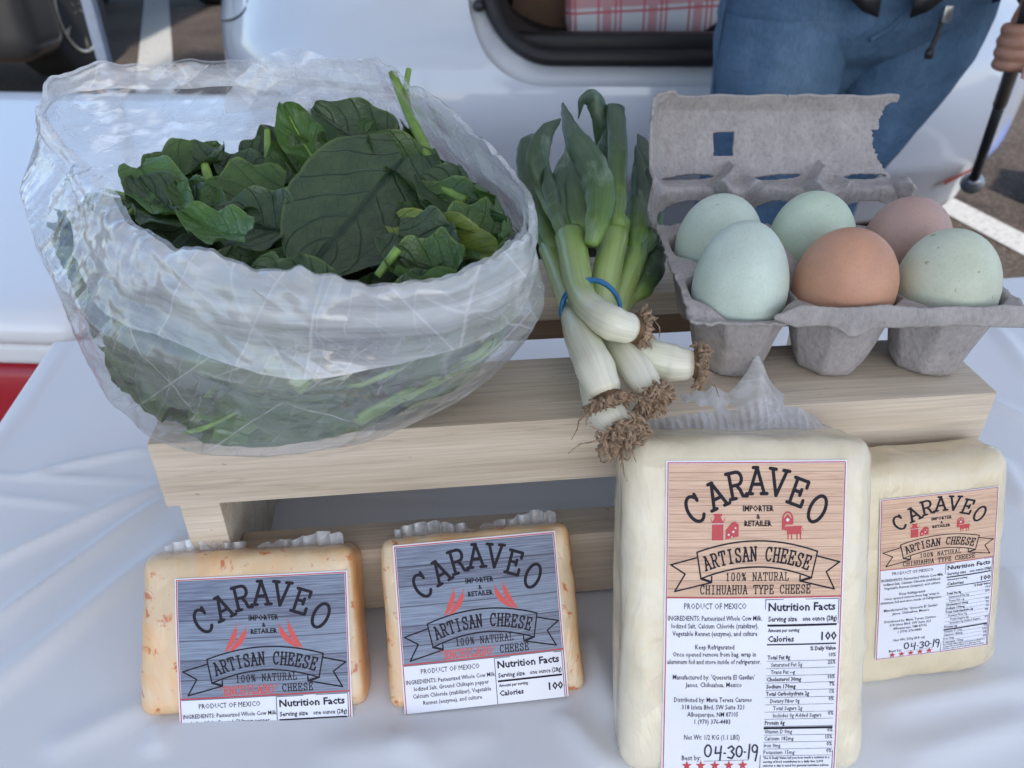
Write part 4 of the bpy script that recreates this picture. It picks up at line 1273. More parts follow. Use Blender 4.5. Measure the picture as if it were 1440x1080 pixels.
# ------------------------------------------------------------------ shape of the plastic bag
RIM = [(-0.165, 0.315, 0.2), (-0.13, 0.268, 0.198), (-0.096, 0.24, 0.199), (-0.062, 0.226, 0.2), (-0.029, 0.222, 0.199), (-0.005, 0.24, 0.201), (0.003, 0.262, 0.206), (-0.012, 0.29, 0.22), (-0.043, 0.335, 0.228), (-0.067, 0.385, 0.229), (-0.112, 0.415, 0.223), (-0.17, 0.42, 0.221), (-0.215, 0.405, 0.219), (-0.205, 0.36, 0.211)]
BEL = [(-0.19, 0.3, 0.172), (-0.15, 0.252, 0.165), (-0.109, 0.228, 0.162), (-0.067, 0.218, 0.162), (-0.019, 0.228, 0.162), (0.007, 0.256, 0.165), (0.011, 0.28, 0.168), (0.001, 0.315, 0.175), (-0.019, 0.355, 0.178), (-0.054, 0.395, 0.18), (-0.11, 0.415, 0.18), (-0.172, 0.418, 0.18), (-0.222, 0.398, 0.182), (-0.222, 0.352, 0.185)]
LOW = [(-0.178, 0.285, 0.14), (-0.148, 0.246, 0.13), (-0.109, 0.229, 0.126), (-0.064, 0.231, 0.128), (-0.037, 0.243, 0.132), (-0.011, 0.262, 0.135), (-0.003, 0.285, 0.138), (-0.013, 0.32, 0.142), (-0.031, 0.36, 0.145), (-0.064, 0.39, 0.145), (-0.11, 0.4, 0.145), (-0.165, 0.4, 0.145), (-0.2, 0.375, 0.145), (-0.2, 0.33, 0.145)]
BOT = [(-0.15, 0.285, 0.1185), (-0.125, 0.262, 0.1165), (-0.099, 0.253, 0.116), (-0.066, 0.254, 0.116), (-0.044, 0.262, 0.117), (-0.027, 0.28, 0.117), (-0.021, 0.3, 0.117), (-0.029, 0.33, 0.118), (-0.044, 0.35, 0.118), (-0.069, 0.37, 0.119), (-0.11, 0.375, 0.119), (-0.15, 0.37, 0.119), (-0.17, 0.35, 0.119), (-0.168, 0.315, 0.119)]
def ring(C, a):
    n = len(C); t_ = a * n; i = int(t_) % n; f = t_ - int(t_)
    p0, p1, p2, p3 = (Vector(C[(i + k) % n]) for k in (-1, 0, 1, 2))
    return 0.5 * ((2 * p1) + (p2 - p0) * f + (2 * p0 - 5 * p1 + 4 * p2 - p3) * f * f + (3 * p1 - p0 - 3 * p2 + p3) * f ** 3)
BCN = Vector((-.10, .325, .16))
NA, NZ = 72, 30
WALL = [[None] * NZ for _ in range(NA)]
for ia in range(560):
    for iv in range(90):
        a, v = ia / 560, iv / 89
        if v < .25: p = ring(BOT, a).lerp(ring(LOW, a), v / .25)
        elif v < .6: p = ring(LOW, a).lerp(ring(BEL, a), (v - .25) / .35)
        else: p = ring(BEL, a).lerp(ring(RIM, a), (v - .6) / .4)
        q = p - BCN; k = int((math.atan2(q.y, q.x) / (2 * math.pi) % 1) * NA) % NA; z = int((p.z - .114) / .004)
        if 0 <= z < NZ:
            r = math.hypot(q.x, q.y)
            WALL[k][z] = r if WALL[k][z] is None else min(r, WALL[k][z])
for k in range(NA):
    col = WALL[k]; good = [i for i in range(NZ) if col[i] is not None]
    for i in range(NZ):
        if col[i] is None: col[i] = col[min(good, key=lambda j: abs(j - i))]
def keep_in_bag(p, gap=.0042):
    """press a point against the inside of the film when it would poke through"""
    q = p - BCN; k = int((math.atan2(q.y, q.x) / (2 * math.pi) % 1) * NA) % NA
    z = max(.1185, p.z); fz = min(NZ - 1.001, max(0, (z - .114) / .004)); i = int(fz); f = fz - i
    rm = (WALL[k][i] * (1 - f) + WALL[k][min(NZ - 1, i + 1)] * f) - gap
    r = math.hypot(q.x, q.y)
    s_ = min(1, rm / max(r, 1e-6))
    return Vector((BCN.x + q.x * s_, BCN.y + q.y * s_, z))
def conform(o):
    mw = o.matrix_basis.copy() if o.parent is None else o.parent.matrix_basis @ o.matrix_basis
    mi = mw.inverted()
    for v in o.data.vertices: v.co = mi @ keep_in_bag(mw @ v.co)
    return o

# ------------------------------------------------------------------ spinach leaves
def leaf_blade(L, W, cup, seed, ruf=1.0, lobed=.0, nu=26, nv=30):
    b = MB()
    def fn(u, v):
        s_ = (u - .5) * 2
        w_ = W / 2 * (math.sin(math.pi * min(1, v * .93 + .055)) ** .62) * (1 + .05 * math.cos(v * 5 + seed)) * (1 - .22 * v)
        w_ *= 1 + .05 * noise.noise(Vector((v * 6, seed * 3.1, s_ > 0)))
        x = s_ * w_; y = v * L - .10 * L * abs(s_) * (1 - v) * (1.2)
        z = cup * abs(s_) ** 1.6 * w_ * .9 - cup * .18 * L * math.sin(v * math.pi)
        z += ruf * .0019 * abs(s_) ** 2.5 * math.sin(v * 15 + seed * 2 + (s_ > 0) * 1.7)
        cell = abs(math.sin((v - abs(s_) * .30) * math.pi * 5.0)) ** .6
        z += ruf * .0011 * cell * min(1, abs(s_) * 3) * (1 - abs(s_) * .5)
        z += .0010 * noise.noise(Vector((x * 120, y * 120, seed)))
        z -= .0007 * math.exp(-(s_ / .06) ** 2)
        return Vector((x, y, z))
    b.grid(fn, nu, nv)
    return b
EYE = Vector((0, 0, .308))
def place_leaf(base, tip, W, lean, cup, tone, label=None, group=None, seed=0, stem=True, facing=None, ruf=1.0):
    B, T_ = Vector(base), Vector(tip)
    ax = (T_ - B); L = ax.length * 1.0; ax.normalize()
    mid = (B + T_) / 2
    toward = facing or (Vector((0, -.55, .45)) * (1 - lean) + Vector((0, 0, 1)) * lean)
    nrm = toward - ax * toward.dot(ax); nrm.normalize()
    xx = ax.cross(nrm).normalized()
    mx = Matrix(((xx.x, ax.x, nrm.x, B.x), (xx.y, ax.y, nrm.y, B.y), (xx.z, ax.z, nrm.z, B.z), (0, 0, 0, 1)))
    root = empty('spinach_leaf', mtx=mx, label=label, cat='spinach leaf', group=group)
    conform(leaf_blade(L, W, cup, seed, ruf, nu=26 if seed < 100 else 14, nv=30 if seed < 100 else 18).build('blade', M['leaf%d' % tone], root))
    if stem:
        s = MB()
        pts = spline([(0, -.018, -.003), (0, -.006, .0), (0, .0, .0003), (0, L * .45, -cup * .18 * L * .95 - .0004), (0, L * .8, -cup * .18 * L * .55)], 5)
        n = len(pts)
        s.tube(pts, [.0010 * (1 - .8 * i / n) + .0002 for i in range(n)], 7)
        conform(s.build('stem', M['stem'], root))
    return root
GS = 'spinach leaves in the plastic bag'
for i, (B_, T_, W_, lean, cup, tone, lab) in enumerate(LEAVES):
    place_leaf(B_, T_, W_, lean, cup, tone, lab, GS, seed=i * 1.7 + 1, stem=(i in (3, 12, 1, 8, 21)), ruf=.7 if i == 0 else 1.0)
for path, r, lab in STEMS:
    c0 = Vector(path[-1])
    root = empty('spinach_sprig', c0, lab, 'spinach sprig', 'loose cut spinach sprigs')
    P = spline([Vector(p) - c0 for p in path], 8); n = len(P)
    b = MB(); b.tube(P, [r * (.85 + .35 * i / n) for i in range(n)], 10, .8)
    st_ = b.build('stalk', M['stem'], root)
    if r > .003: conform(st_)
    if r == .0024:
        b = MB(); b.tube(spline([P[8], P[5] + Vector((.0022, 0, 0)), P[3] + Vector((.0040, 0, 0)), P[0] + Vector((.0072, .001, .0012))], 4), .0013, 8)
        b.build('side_shoot', M['stem'], root)
# leaves in the body of the heap
rn = random.Random(3)
for i in range(92):
    a = rn.uniform(0, 6.283); r = math.sqrt(rn.random())
    x = -.105 + .092 * r * math.cos(a); y = .326 + .078 * r * math.sin(a)
    zt = .182 - .012 * (r ** 3) if i % 2 else rn.uniform(.128, .165)
    z = min(zt, .184) - rn.uniform(0, .010)
    th = rn.uniform(0, 6.283); L = rn.uniform(.036, .054)
    # keep both ends well inside the bag
    dx, dy = math.cos(th) * L / 2, math.sin(th) * L / 2
    def clampin(px_, py_):
        qx, qy = (px_ + .100) / .098, (py_ - .325) / .088
        k = math.hypot(qx, qy)
        return (px_, py_) if k < 1 else (-.100 + qx / k * .098, .325 + qy / k * .088)
    bx, by = clampin(x - dx, y - dy); tx, ty = clampin(x + dx, y + dy)
    if math.hypot(bx - tx, by - ty) < .018: continue
    place_leaf((bx, by, z), (tx, ty, max(.122, z + rn.uniform(-.012, .006))), rn.uniform(.028, .042), rn.uniform(.5, 1), rn.uniform(.2, .9), rn.choice([0, 0, 1, 1, 0, 2]),
               'dark green spinach leaf buried in the heap inside the plastic bag', 'spinach leaves buried in the heap', seed=100 + i, stem=i % 3 == 0)

# leaves lying against the film all round the lower part of the bag
for i in range(44):
    a = rn.uniform(-math.pi * 1.02, .25); z = rn.uniform(.126, .172)
    k = int((a / (2 * math.pi) % 1) * NA) % NA
    r = WALL[k][min(NZ - 1, int((z - .114) / .004))] - .008 - rn.uniform(0, .010)
    tx_, ty_ = -math.sin(a), math.cos(a)
    c_ = Vector((BCN.x + r * math.cos(a), BCN.y + r * math.sin(a), z)); sg_ = rn.choice((-1, 1)); hl = rn.uniform(.016, .024)
    dz = rn.uniform(-.010, .010)
    d_ = Vector((tx_ * hl * sg_, ty_ * hl * sg_, dz))
    place_leaf(c_ - d_, c_ + d_, rn.uniform(.026, .040), 0, rn.uniform(0, .2), rn.choice([0, 1, 1, 2, 0, 1]),
               'spinach leaf lying flat behind the cloudy film of the plastic bag', 'spinach leaves pressed against the film', seed=300 + i, facing=Vector((math.cos(a), math.sin(a), .25)), stem=i % 4 == 0)

# ------------------------------------------------------------------ plastic bag
def crumple(p, amp, fine=1.0):
    q = p - BCN
    rad = Vector((q.x, q.y, 0)).normalized()
    a = math.atan2(q.y, q.x)
    r1 = 1 - abs(noise.noise(Vector((a * 1.6 + q.z * 6, q.z * 22 + a * .8, 1.3)))) * 2.2
    r2 = 1 - abs(noise.noise(Vector((a * 3.4 + q.z * 22, q.z * 34 - a * 1.5, 7.7)))) * 2.2
    r3 = noise.noise(Vector((p.x * 160, p.y * 160, p.z * 220)))
    r4 = 1 - abs(noise.noise(Vector((p.x * 50 + p.z * 30, p.y * 50, p.z * 60 + 4)))) * 2.4
    r5 = 1 - abs(noise.noise(Vector((p.x * 110 - p.z * 60, p.y * 110, p.z * 120 + 9)))) * 2.6
    dn = noise.voronoi(Vector((a * 4 + p.z * 25, p.z * 55, 2.0)))[0]
    vr = min(1, (dn[1] - dn[0]) * 1.6)
    return rad * (amp * (.5 * r1 + .35 * r2 + .20 * r4 + .12 * r5 - .35 * vr) + fine * .0003 * r3) + Vector((0, 0, amp * .35 * r2))
CD = []
_r = random.Random(12)
for _k in range(16):
    th_ = _r.uniform(0, math.pi) if _k % 3 == 0 else _r.gauss(math.pi / 2, .40)
    CD.append((math.cos(th_), math.sin(th_), _r.uniform(14, 34) * (1 if _k < 10 else 2.0), _r.uniform(0, 9), _r.uniform(.5, 1) / (1 if _k < 9 else 1.8), _r.uniform(0, 50)))
def folds(a, z):
    """straight sharp creases in the film (arc length, height)"""
    s_ = a * .105; h = 0
    for cx, cz, f, ph, am, sd_ in CD:
        q = (s_ * cx + z * cz) * f + ph + .5 * noise.noise(Vector((s_ * 14, z * 14, sd_)))
        tri = abs((q % 1) - .5) * 2
        m_ = noise.noise(Vector((s_ * 16, z * 16, sd_ + 20)))
        h += am * (tri - .5) * max(0, min(1, m_ * 3 + .35))
    return h
def bag_fn(a, v):
    # v 0 bottom centre .. 1 rim
    if v < .12: p = Vector((-.09, .315, .1165)).lerp(ring(BOT, a), v / .12); amp = .0002
    elif v < .30: t_ = (v - .12) / .18; p = ring(BOT, a).lerp(ring(LOW, a), t_); p += Vector((0, 0, -.003 * math.sin(math.pi * t_))); amp = .0012 * t_ + .0002
    elif v < .62: t_ = (v - .30) / .32; p = ring(LOW, a).lerp(ring(BEL, a), math.sin(t_ * math.pi / 2) ** .9 if False else t_ ** .85); amp = .0024
    else: t_ = (v - .62) / .38; p = ring(BEL, a).lerp(ring(RIM, a), t_); amp = .0026 * (1 - .3 * t_)
    q_ = p - BCN; a_ = math.atan2(q_.y, q_.x)
    p = p + crumple(p, amp * .8) + Vector((q_.x, q_.y, 0)).normalized() * amp * .55 * folds(a_, p.z)
    if v > .93:
        k = (v - .93) / .07
        p.z += k * (.004 * noise.noise(Vector((a * 26, 0, 0))) + .0022 * noise.noise(Vector((a * 90, 1, 0))))
    return p
bag = empty('plastic_bag', (-.095, .315, .1135), 'crumpled translucent plastic produce bag, open at the top and full of spinach', 'plastic bag')
off = Vector((-.095, .315, .1135))
b = MB(); b.grid(lambda a, v: bag_fn(a, v) - off, 460, 170, closeu=True)
b.build('bag_wall', M['film'], bag)
# cuff: the rim folded outwards and hanging over the wall, longest at the front
def cuff_fn(a, v):
    A = a
    fr = max(0, math.cos((A - 3.0 / 14) * 2 * math.pi))          # 1 at the front
    top = bag_fn(A, 1.0)
    ln = .012 + .023 * fr ** .8 + .010 * noise.noise(Vector((A * 9, 5, 0)))
    vv = 1 - ln / .105 * v
    base = bag_fn(A, vv)
    q = base - BCN; rad = Vector((q.x, q.y, 0)).normalized()
    lift = .0032 * math.sin(math.pi * min(1, v * 1.2 + .12)) + .001
    p = base + rad * lift + Vector((0, 0, .0022 * math.sin(math.pi * min(1, v * 3)) if v < .33 else 0))
    p += crumple(p + Vector((.03, .01, .02)), .0012) + rad * .0008 * folds(math.atan2(q.y, q.x) + 1.7, p.z + .3)
    return p
b = MB(); b.grid(lambda a, v: cuff_fn(a, v) - off, 460, 50, closeu=True)
b.build('bag_cuff', M['film_cuff'], bag)
# slack flap of film standing behind the rim
def flap_fn(u, v):
    x = -.150 + .098 * u
    y = .425 + .012 * math.sin(u * 3) + .006 * v
    z = .196 + (.026 + .006 * math.sin(u * 5.2 + .6)) * v * math.sin(math.pi * (.04 + .92 * u)) ** .6
    p = Vector((x, y, z)); return p + Vector((0, .002 * nz(p, 90), .002 * v * nz(p, 60, 3))) - off
b = MB(); b.grid(flap_fn, 80, 20)
b.build('bag_flap', M['film_cuff'], bag)

# ------------------------------------------------------------------ white car behind the table
def car_paint():
    m, t, b = mat('white_car_paint')
    b.inputs['Base Color'].default_value = (.58, .63, .70, 1)
    b.inputs['Roughness'].default_value = .35
    b.inputs['Coat Weight'].default_value = 1.0
    b.inputs['Coat Roughness'].default_value = .06
    bump(t, b, ntex(t, coords(t), 3, 2), .02, .01)
    return m
M['paint'] = car_paint()
M['jamb'] = simple('grey_white_jamb', (.58, .61, .65), .4, coat=.5)
M['black'] = simple('black_rubber', (.012, .012, .014), .55, bscale=300, bstr=.3)
M['blackp'] = simple('black_plastic', (.02, .02, .022), .4)
M['trunk'] = simple('dark_trunk_lining', (.03, .022, .018), .9, nscale=8, namt=.4)
CCX, CY0, HWC = .285, 1.66, .99
def car_y(x, z):
    s_ = min(1.0, abs(x - CCX) / HWC)
    y = CY0 + .36 * s_ ** 6 + .09 * s_ ** 2
    if z > -.02: y += .05 * min(1, (z + .02) / .05) + .16 * (z + .02)
    t_ = (z + .13) / .13
    y -= .035 * math.exp(-t_ * t_)
    if z < -.26: y += .55 * (-.26 - z) ** 1.0 * 1.1
    return y
def rrect(cx, cz, hw, hh, r, n, phase=0):
    """closed loop starting bottom middle going clockwise seen from the camera (to -x)"""
    pts = []
    def seg(p, q, k):
        for i in range(k): pts.append((p[0] + (q[0] - p[0]) * i / k, p[1] + (q[1] - p[1]) * i / k))
    def cor(c, a0, k):
        for i in range(k): a = math.radians(a0 - 90 * i / k); pts.append((c[0] + r * math.cos(a), c[1] + r * math.sin(a)))
    k = n // 8
    seg((cx, cz - hh), (cx - hw + r, cz - hh), k); cor((cx - hw + r, cz - hh + r), 270, k); seg((cx - hw, cz - hh + r), (cx - hw, cz + hh - r), k); cor((cx - hw + r, cz + hh - r), 180, k)
    seg((cx - hw + r, cz + hh), (cx + hw - r, cz + hh), k); cor((cx + hw - r, cz + hh - r), 90, k); seg((cx + hw, cz + hh - r), (cx + hw, cz - hh + r), k); cor((cx + hw - r, cz - hh + r), 0, k)
    seg((cx + hw - r, cz - hh), (cx, cz - hh), k)
    return pts
car = empty('parked_car', (CCX, 2.6, GZ), 'white car parked behind the table with its rear hatch open', 'car')
coff = Vector((CCX, 2.6, GZ))
NL = 108
op = rrect(CCX + .05, .365, .385, .385, .13, NL)
ch1 = rrect(CCX + .055, .36, .427, .43, .15, NL)
out = []
for i, (x, z) in enumerate(rrect(CCX, .20, HWC, .62, .22, NL)): out.append((x, z))
b = MB()
NR = 26
vs = []
for k in range(NR + 1):
    t_ = (k / NR)
    for (x0, z0), (x1, z1) in zip(ch1, out):
        x = x0 + (x1 - x0) * t_; z = z0 + (z1 - z0) * t_
        vs.append(Vector((x, car_y(x, z), z)) - coff)
# carry on along the sides of the car
L0 = len(vs)
for ext in (.06, .3, .8, 1.6, 2.6, 3.6):
    for x, z in out:
        k = min(1, abs(x - CCX) / HWC)
        base = car_y(x, z)
        zz = z
        vs.append(Vector((CCX + (x - CCX) * (1.02 if ext < 3 else .9), base + ext, zz if zz < .5 or ext < 2 else .5 - (ext - 1.6) * .1)) - coff)
n = len(out); rows = NR + 7
fs = [(r * n + i, r * n + (i + 1) % n, (r + 1) * n + (i + 1) % n, (r + 1) * n + i) for r in range(rows - 1) for i in range(n)]
fs.append(tuple((rows - 1) * n + i for i in range(n)))
add_mesh('body', vs, fs, M['paint'], car)
def loop_sweep(name, loops, m):
    v = []
    for lp, yo in loops:
        for x, z in lp: v.append(Vector((x, car_y(x, z) + yo, z)) - coff)
    n_ = len(loops[0][0])
    f = [(r * n_ + i, r * n_ + (i + 1) % n_, (r + 1) * n_ + (i + 1) % n_, (r + 1) * n_ + i) for r in range(len(loops) - 1) for i in range(n_)]
    return add_mesh(name, v, f, m, car)
op2 = rrect(CCX + .058, .364, .400, .40, .14, NL)
loop_sweep('door_jamb', [(ch1, 0), (ch1, .012), (rrect(CCX + .055, .362, .420, .423, .147, NL), .022), (op2, .016), (op2, .03)], M['jamb'])
b = MB(); b.tube([Vector((x, car_y(x, z) + .004, z)) - coff for x, z in op + op[:1]], .016, 10, cap=False)
b.build('door_seal', M['black'], car)
# trunk interior
v = []
for lp, yo, zo in ((op, .01, 0), (op, .06, 0), (op, .75, 0)):
    for x, z in lp: v.append(Vector((x, CY0 + .12 + yo, z - (.03 if yo > .3 and z < .2 else 0))) - coff)
f = [(r * NL + i, r * NL + (i + 1) % NL, (r + 1) * NL + (i + 1) % NL, (r + 1) * NL + i) for r in range(2) for i in range(NL)]
f.append(tuple(2 * NL + i for i in range(NL)))
add_mesh('trunk_interior', v, f, M['trunk'], car)
b = MB(); b.box((CCX - .33, CY0 + .05, -.036), (CCX + .42, CY0 + .10, .012), .01)
for k in range(len(b.v)): b.v[k] -= coff
b.build('sill_trim', M['black'], car)
# bump stop screw, reflector, number plate recess line, wheels, seam
b = MB(); mx = Matrix.Translation(Vector((-.066, car_y(-.066, .062) - .004, .062)) - coff) @ Matrix.Rotation(math.radians(90), 4, 'X')
b.lathe([(.010, -.006), (.012, .0), (.010, .006), (.005, .009)], 16, mx); b.build('bump_stop', M['blackp'], car)
M['reflector'] = simple('red_reflector', (.30, .02, .02), .2, coat=1.0)
for sgn in (1, -1):
    b = MB()
    def rf(u, v_):
        s_ = .865 + .065 * u
        x = CCX + sgn * HWC * (s_ - .165); z = -.325 + .030 * u + (.022 - .006 * u) * v_
        return Vector((x, car_y(x, z) - .012 - .006 * math.sin(math.pi * v_), z)) - coff
    b.grid(rf, 10, 6); b.build('reflector', M['reflector'], car)
def seam(name, pts, r=.0022):
    P_s = spline([(x, 0, z) for x, z in pts], 8)
    b_ = MB(); b_.tube([Vector((p.x, car_y(p.x, p.z) - .0002, p.z)) - coff for p in P_s], r, 6)
    b_.build(name, M['blackp'], car)
seam('bumper_seam', [(CCX - HWC + .005, -.02), (CCX - HWC + .07, .0), (CCX - HWC + .11, .03), (CCX - HWC + .14, .12)])
M['tyre'] = simple('tyre_rubber', (.018, .018, .018), .85, bscale=60, bstr=.4, bdist=.004)
M['alloy'] = simple('alloy_wheel', (.62, .58, .50), .3, .7)
def wheel(parent, loc, R, W_, off_, axis='X'):
    mx = Matrix.Translation(Vector(loc) - off_) @ Matrix.Rotation(math.radians(90), 4, 'Y')
    b_ = MB(); b_.lathe([(R * .62, -W_ / 2), (R * .93, -W_ / 2), (R, -W_ / 2 + .03), (R, W_ / 2 - .03), (R * .93, W_ / 2), (R * .62, W_ / 2)], 36, mx)
    ty = b_.build('tyre', M['tyre'], parent)
    b_ = MB(); b_.lathe([(R * .64, -W_ / 2 + .01), (R * .60, W_ / 2 - .02), (R * .66, W_ / 2 + .004), (R * .62, W_ / 2 + .006), (R * .54, W_ / 2 - .05)], 32, mx)
    for k in range(6):
        a = k * math.pi / 3
        c_ = [Vector((R * r_ * math.cos(a), R * r_ * math.sin(a), W_ / 2 - .01 - .02 * (1 - r_))) for r_ in (.08, .35, .62)]
        b_.tube([mx @ q for q in c_], [.03, .022, .026], 6)
    b_.build('rim', M['alloy'], parent)
for x in (CCX - HWC + .13, CCX + HWC - .13):
    for y in (2.55, 4.95):
        wheel(car, (x, y, GZ + .32), .32, .2, coff)
# boot contents: a chequered bag and a cardboard box
def plaid_mat():
    m, t, b = mat('red_check_bag')
    tc = t.nodes.new('ShaderNodeTexCoord'); sp = t.nodes.new('ShaderNodeSeparateXYZ'); lnk(t, tc.outputs['UV'], sp.inputs[0])
    def bands(s, n, ph):
        fr = math_(t, 'FRACT', math_(t, 'ADD', math_(t, 'MULTIPLY', s, n), ph))
        return ramp(t, fr, [(0, g(0)), (.02, g(.55)), (.20, g(.55)), (.22, g(0)), (.28, g(0)), (.29, g(.9)), (.32, g(.9)), (.33, g(0)), (.40, g(.9)), (.43, g(.9)), (.44, g(0)), (.9, g(0)), (.91, g(.9)), (.94, g(.9)), (.95, g(0))][:15], 'CONSTANT')
    a = math_(t, 'MAXIMUM', bands(sp.outputs[0], 5, .1), bands(sp.outputs[1], 4, .3))
    lnk(t, mixc(t, a, (.62, .64, .68), (.55, .05, .07)), b.inputs['Base Color'])
    b.inputs['Roughness'].default_value = .45
    return m
M['plaid'] = plaid_mat()
pb = empty('checked_bag', (.36, 1.99, -.035), 'red and white checked bag standing in the open car boot', 'bag')
b = MB()
vs_, fs_ = rbox(.24, .08, .17, .03, 12)
uv_ = []
for k, q in enumerate(vs_):
    p = Vector(q); p.y += .012 * nz(p, 9); p.x += .008 * nz(p, 12, 4)
    p += Vector((0, 0, .17)); uv_.append((p.x * 2 + .1 * p.z + .5, p.z * 2.4 - .12 * p.x)); vs_[k] = p
b.add(vs_, fs_, uv_); b.build('bag_body', M['plaid'], pb)
for y in (-.05, .05):
    b = MB(); b.tube(spline([(-.09, y, .32), (-.08, y, .42), (0, y, .47), (.08, y, .42), (.09, y, .32)], 6), .006, 8); b.build('handle', M['plaid'], pb)
M['card'] = simple('cardboard', (.16, .10, .065), .9, nscale=20)
cb = empty('cardboard_box', (.02, 2.15, -.055), 'brown cardboard box in the shade of the open car boot, left of the checked bag', 'box')
b = MB(); b.box((-.02, -.12, .001), (.17, .16, .22), .003); b.build('box_body', M['card'], cb)
b = MB(); b.box((-.02, -.125, .222), (.17, .01, .226)); b.build('flap', M['card'], cb)

# ------------------------------------------------------------------ person in jeans
def denim_mat():
    m, t, b = mat('blue_denim')
    v = coords(t)
    f = ntex(t, coords(t, (1, 1, .35)), 7, 4, .6)
    c = ramp(t, f, [(0.3, (.035, .08, .15)), (0.5, (.065, .13, .22)), (0.72, (.13, .21, .31))])
    tw = ntex(t, coords(t, (1, 1, .25)), 420, 2)
    c = mixc(t, 1, c, ramp(t, tw, [(0.3, g(.82)), (.7, g(1.15))]), 'MULTIPLY')
    lnk(t, c, b.inputs['Base Color']); b.inputs['Roughness'].default_value = .85
    h = math_(t, 'ADD', tw, math_(t, 'MULTIPLY', ntex(t, coords(t, (1, 1, 1.6)), 9, 4, .55, .8), 6))
    bump(t, b, h, .5, .004)
    return m
M['denim'] = denim_mat()
M['jacket'] = simple('black_jacket', (.012, .012, .014), .45, bscale=40, bstr=.4, bdist=.004)
M['skin'] = simple('skin', (.33, .17, .115), .5, nscale=60, namt=.1, bscale=500, bstr=.15)
M['nail'] = simple('fingernail', (.52, .30, .27), .25)
M['hair'] = simple('dark_hair', (.03, .02, .015), .6)
M['shoe'] = simple('dark_shoe', (.03, .03, .03), .6)
person = empty('person', (.53, 1.36, GZ), 'person in blue jeans and black jacket standing at the open car boot holding a pole', 'person')
poff = Vector((.53, 1.36, GZ))
def loftrings(rings, n=40, name='loft', m=None, wr=.0065, parent=person, capt=False):
    """rings = (centre x,y,z, half width, half depth, yaw)"""
    C_ = spline([(r[0], r[1], r[2]) for r in rings], 8); A = rs([r[3] for r in rings], 8); B = rs([r[4] for r in rings], 8)
    vs, fs = [], []
    for i, c in enumerate(C_):
        for j in range(n):
            a = 2 * math.pi * j / n
            ca, sa = math.cos(a), math.sin(a)
            e = .85
            p = Vector((c.x + A[i] * math.copysign(abs(ca) ** e, ca), c.y + B[i] * math.copysign(abs(sa) ** e, sa), c.z))
            d = Vector((ca, sa, 0))
            p += d * (wr * nz(p, 11) + wr * .6 * nz((p.x * 12, p.y * 12, p.z * 30)))
            vs.append(p - poff)
    k = len(C_)
    fs = [(i * n + j, i * n + (j + 1) % n, (i + 1) * n + (j + 1) % n, (i + 1) * n + j) for i in range(k - 1) for j in range(n)]
    fs = [q[::-1] for q in fs] if C_[-1].z < C_[0].z else fs
    return vs, fs
jb = MB()
# hips
vs_, fs_ = loftrings([(.535, 1.37, .235, .185, .115), (.535, 1.37, .16, .195, .125), (.53, 1.365, .10, .203, .120), (.525, 1.365, .06, .19, .102), (.52, 1.37, .03, .14, .075), (.515, 1.37, -.02, .08, .045)]); jb.add(vs_, fs_)
# viewer's left leg, close to vertical; viewer's right leg, slanting inwards
vs_, fs_ = loftrings([(.428, 1.35, .11, .100, .105), (.424, 1.345, .04, .101, .105), (.420, 1.345, -.04, .094, .098), (.410, 1.345, -.16, .083, .088), (.40, 1.345, -.30, .072, .078), (.395, 1.36, -.50, .068, .072), (.395, 1.37, -.68, .075, .078)]); jb.add(vs_, fs_)
vs_, fs_ = loftrings([(.640, 1.375, .13, .105, .110), (.630, 1.37, .05, .104, .112), (.605, 1.37, -.03, .088, .100), (.572, 1.375, -.11, .076, .092), (.545, 1.385, -.20, .070, .085), (.535, 1.40, -.32, .068, .080), (.53, 1.42, -.50, .066, .072), (.53, 1.43, -.68, .075, .078)]); jb.add(vs_, fs_)
jeans = jb.build('jeans', M['denim'], person)
# body: one continuous skin surface (torso, neck, head, arms), clothes go over it
nodes = [((.53, 1.38, .20), .13, None), ((.53, 1.38, .38), .125, 0), ((.53, 1.38, .56), .13, 1), ((.53, 1.38, .66), .055, 2), ((.53, 1.37, .74), .055, 3), ((.53, 1.35, .84), .085, 4), ((.53, 1.355, .93), .07, 5),
         ((.70, 1.38, .60), .055, 2), ((.76, 1.33, .40), .045, 7), ((.765, 1.24, .22), .036, 8), ((.690, 1.145, .135), .024, 9), ((.668, 1.118, .112), .030, 10),
         ((.36, 1.38, .60), .055, 2), ((.31, 1.42, .38), .045, 12), ((.33, 1.40, .24), .035, 13), ((.37, 1.36, .22), .028, 14)]
me = bpy.data.meshes.new('body')
me.from_pydata([tuple(Vector(q[0]) - poff) for q in nodes], [(q[2], i) for i, q in enumerate(nodes) if q[2] is not None], [])
body = bpy.data.objects.new('body', me); COL.objects.link(body); body.parent = person
me.materials.append(M['skin'])
md = body.modifiers.new('skin', 'SKIN')
for i, q in enumerate(nodes): me.skin_vertices[0].data[i].radius = (q[1], q[1]); 
me.skin_vertices[0].data[0].use_root = True
md.use_smooth_shade = True
md = body.modifiers.new('subdiv', 'SUBSURF'); md.levels = 2; md.render_levels = 2
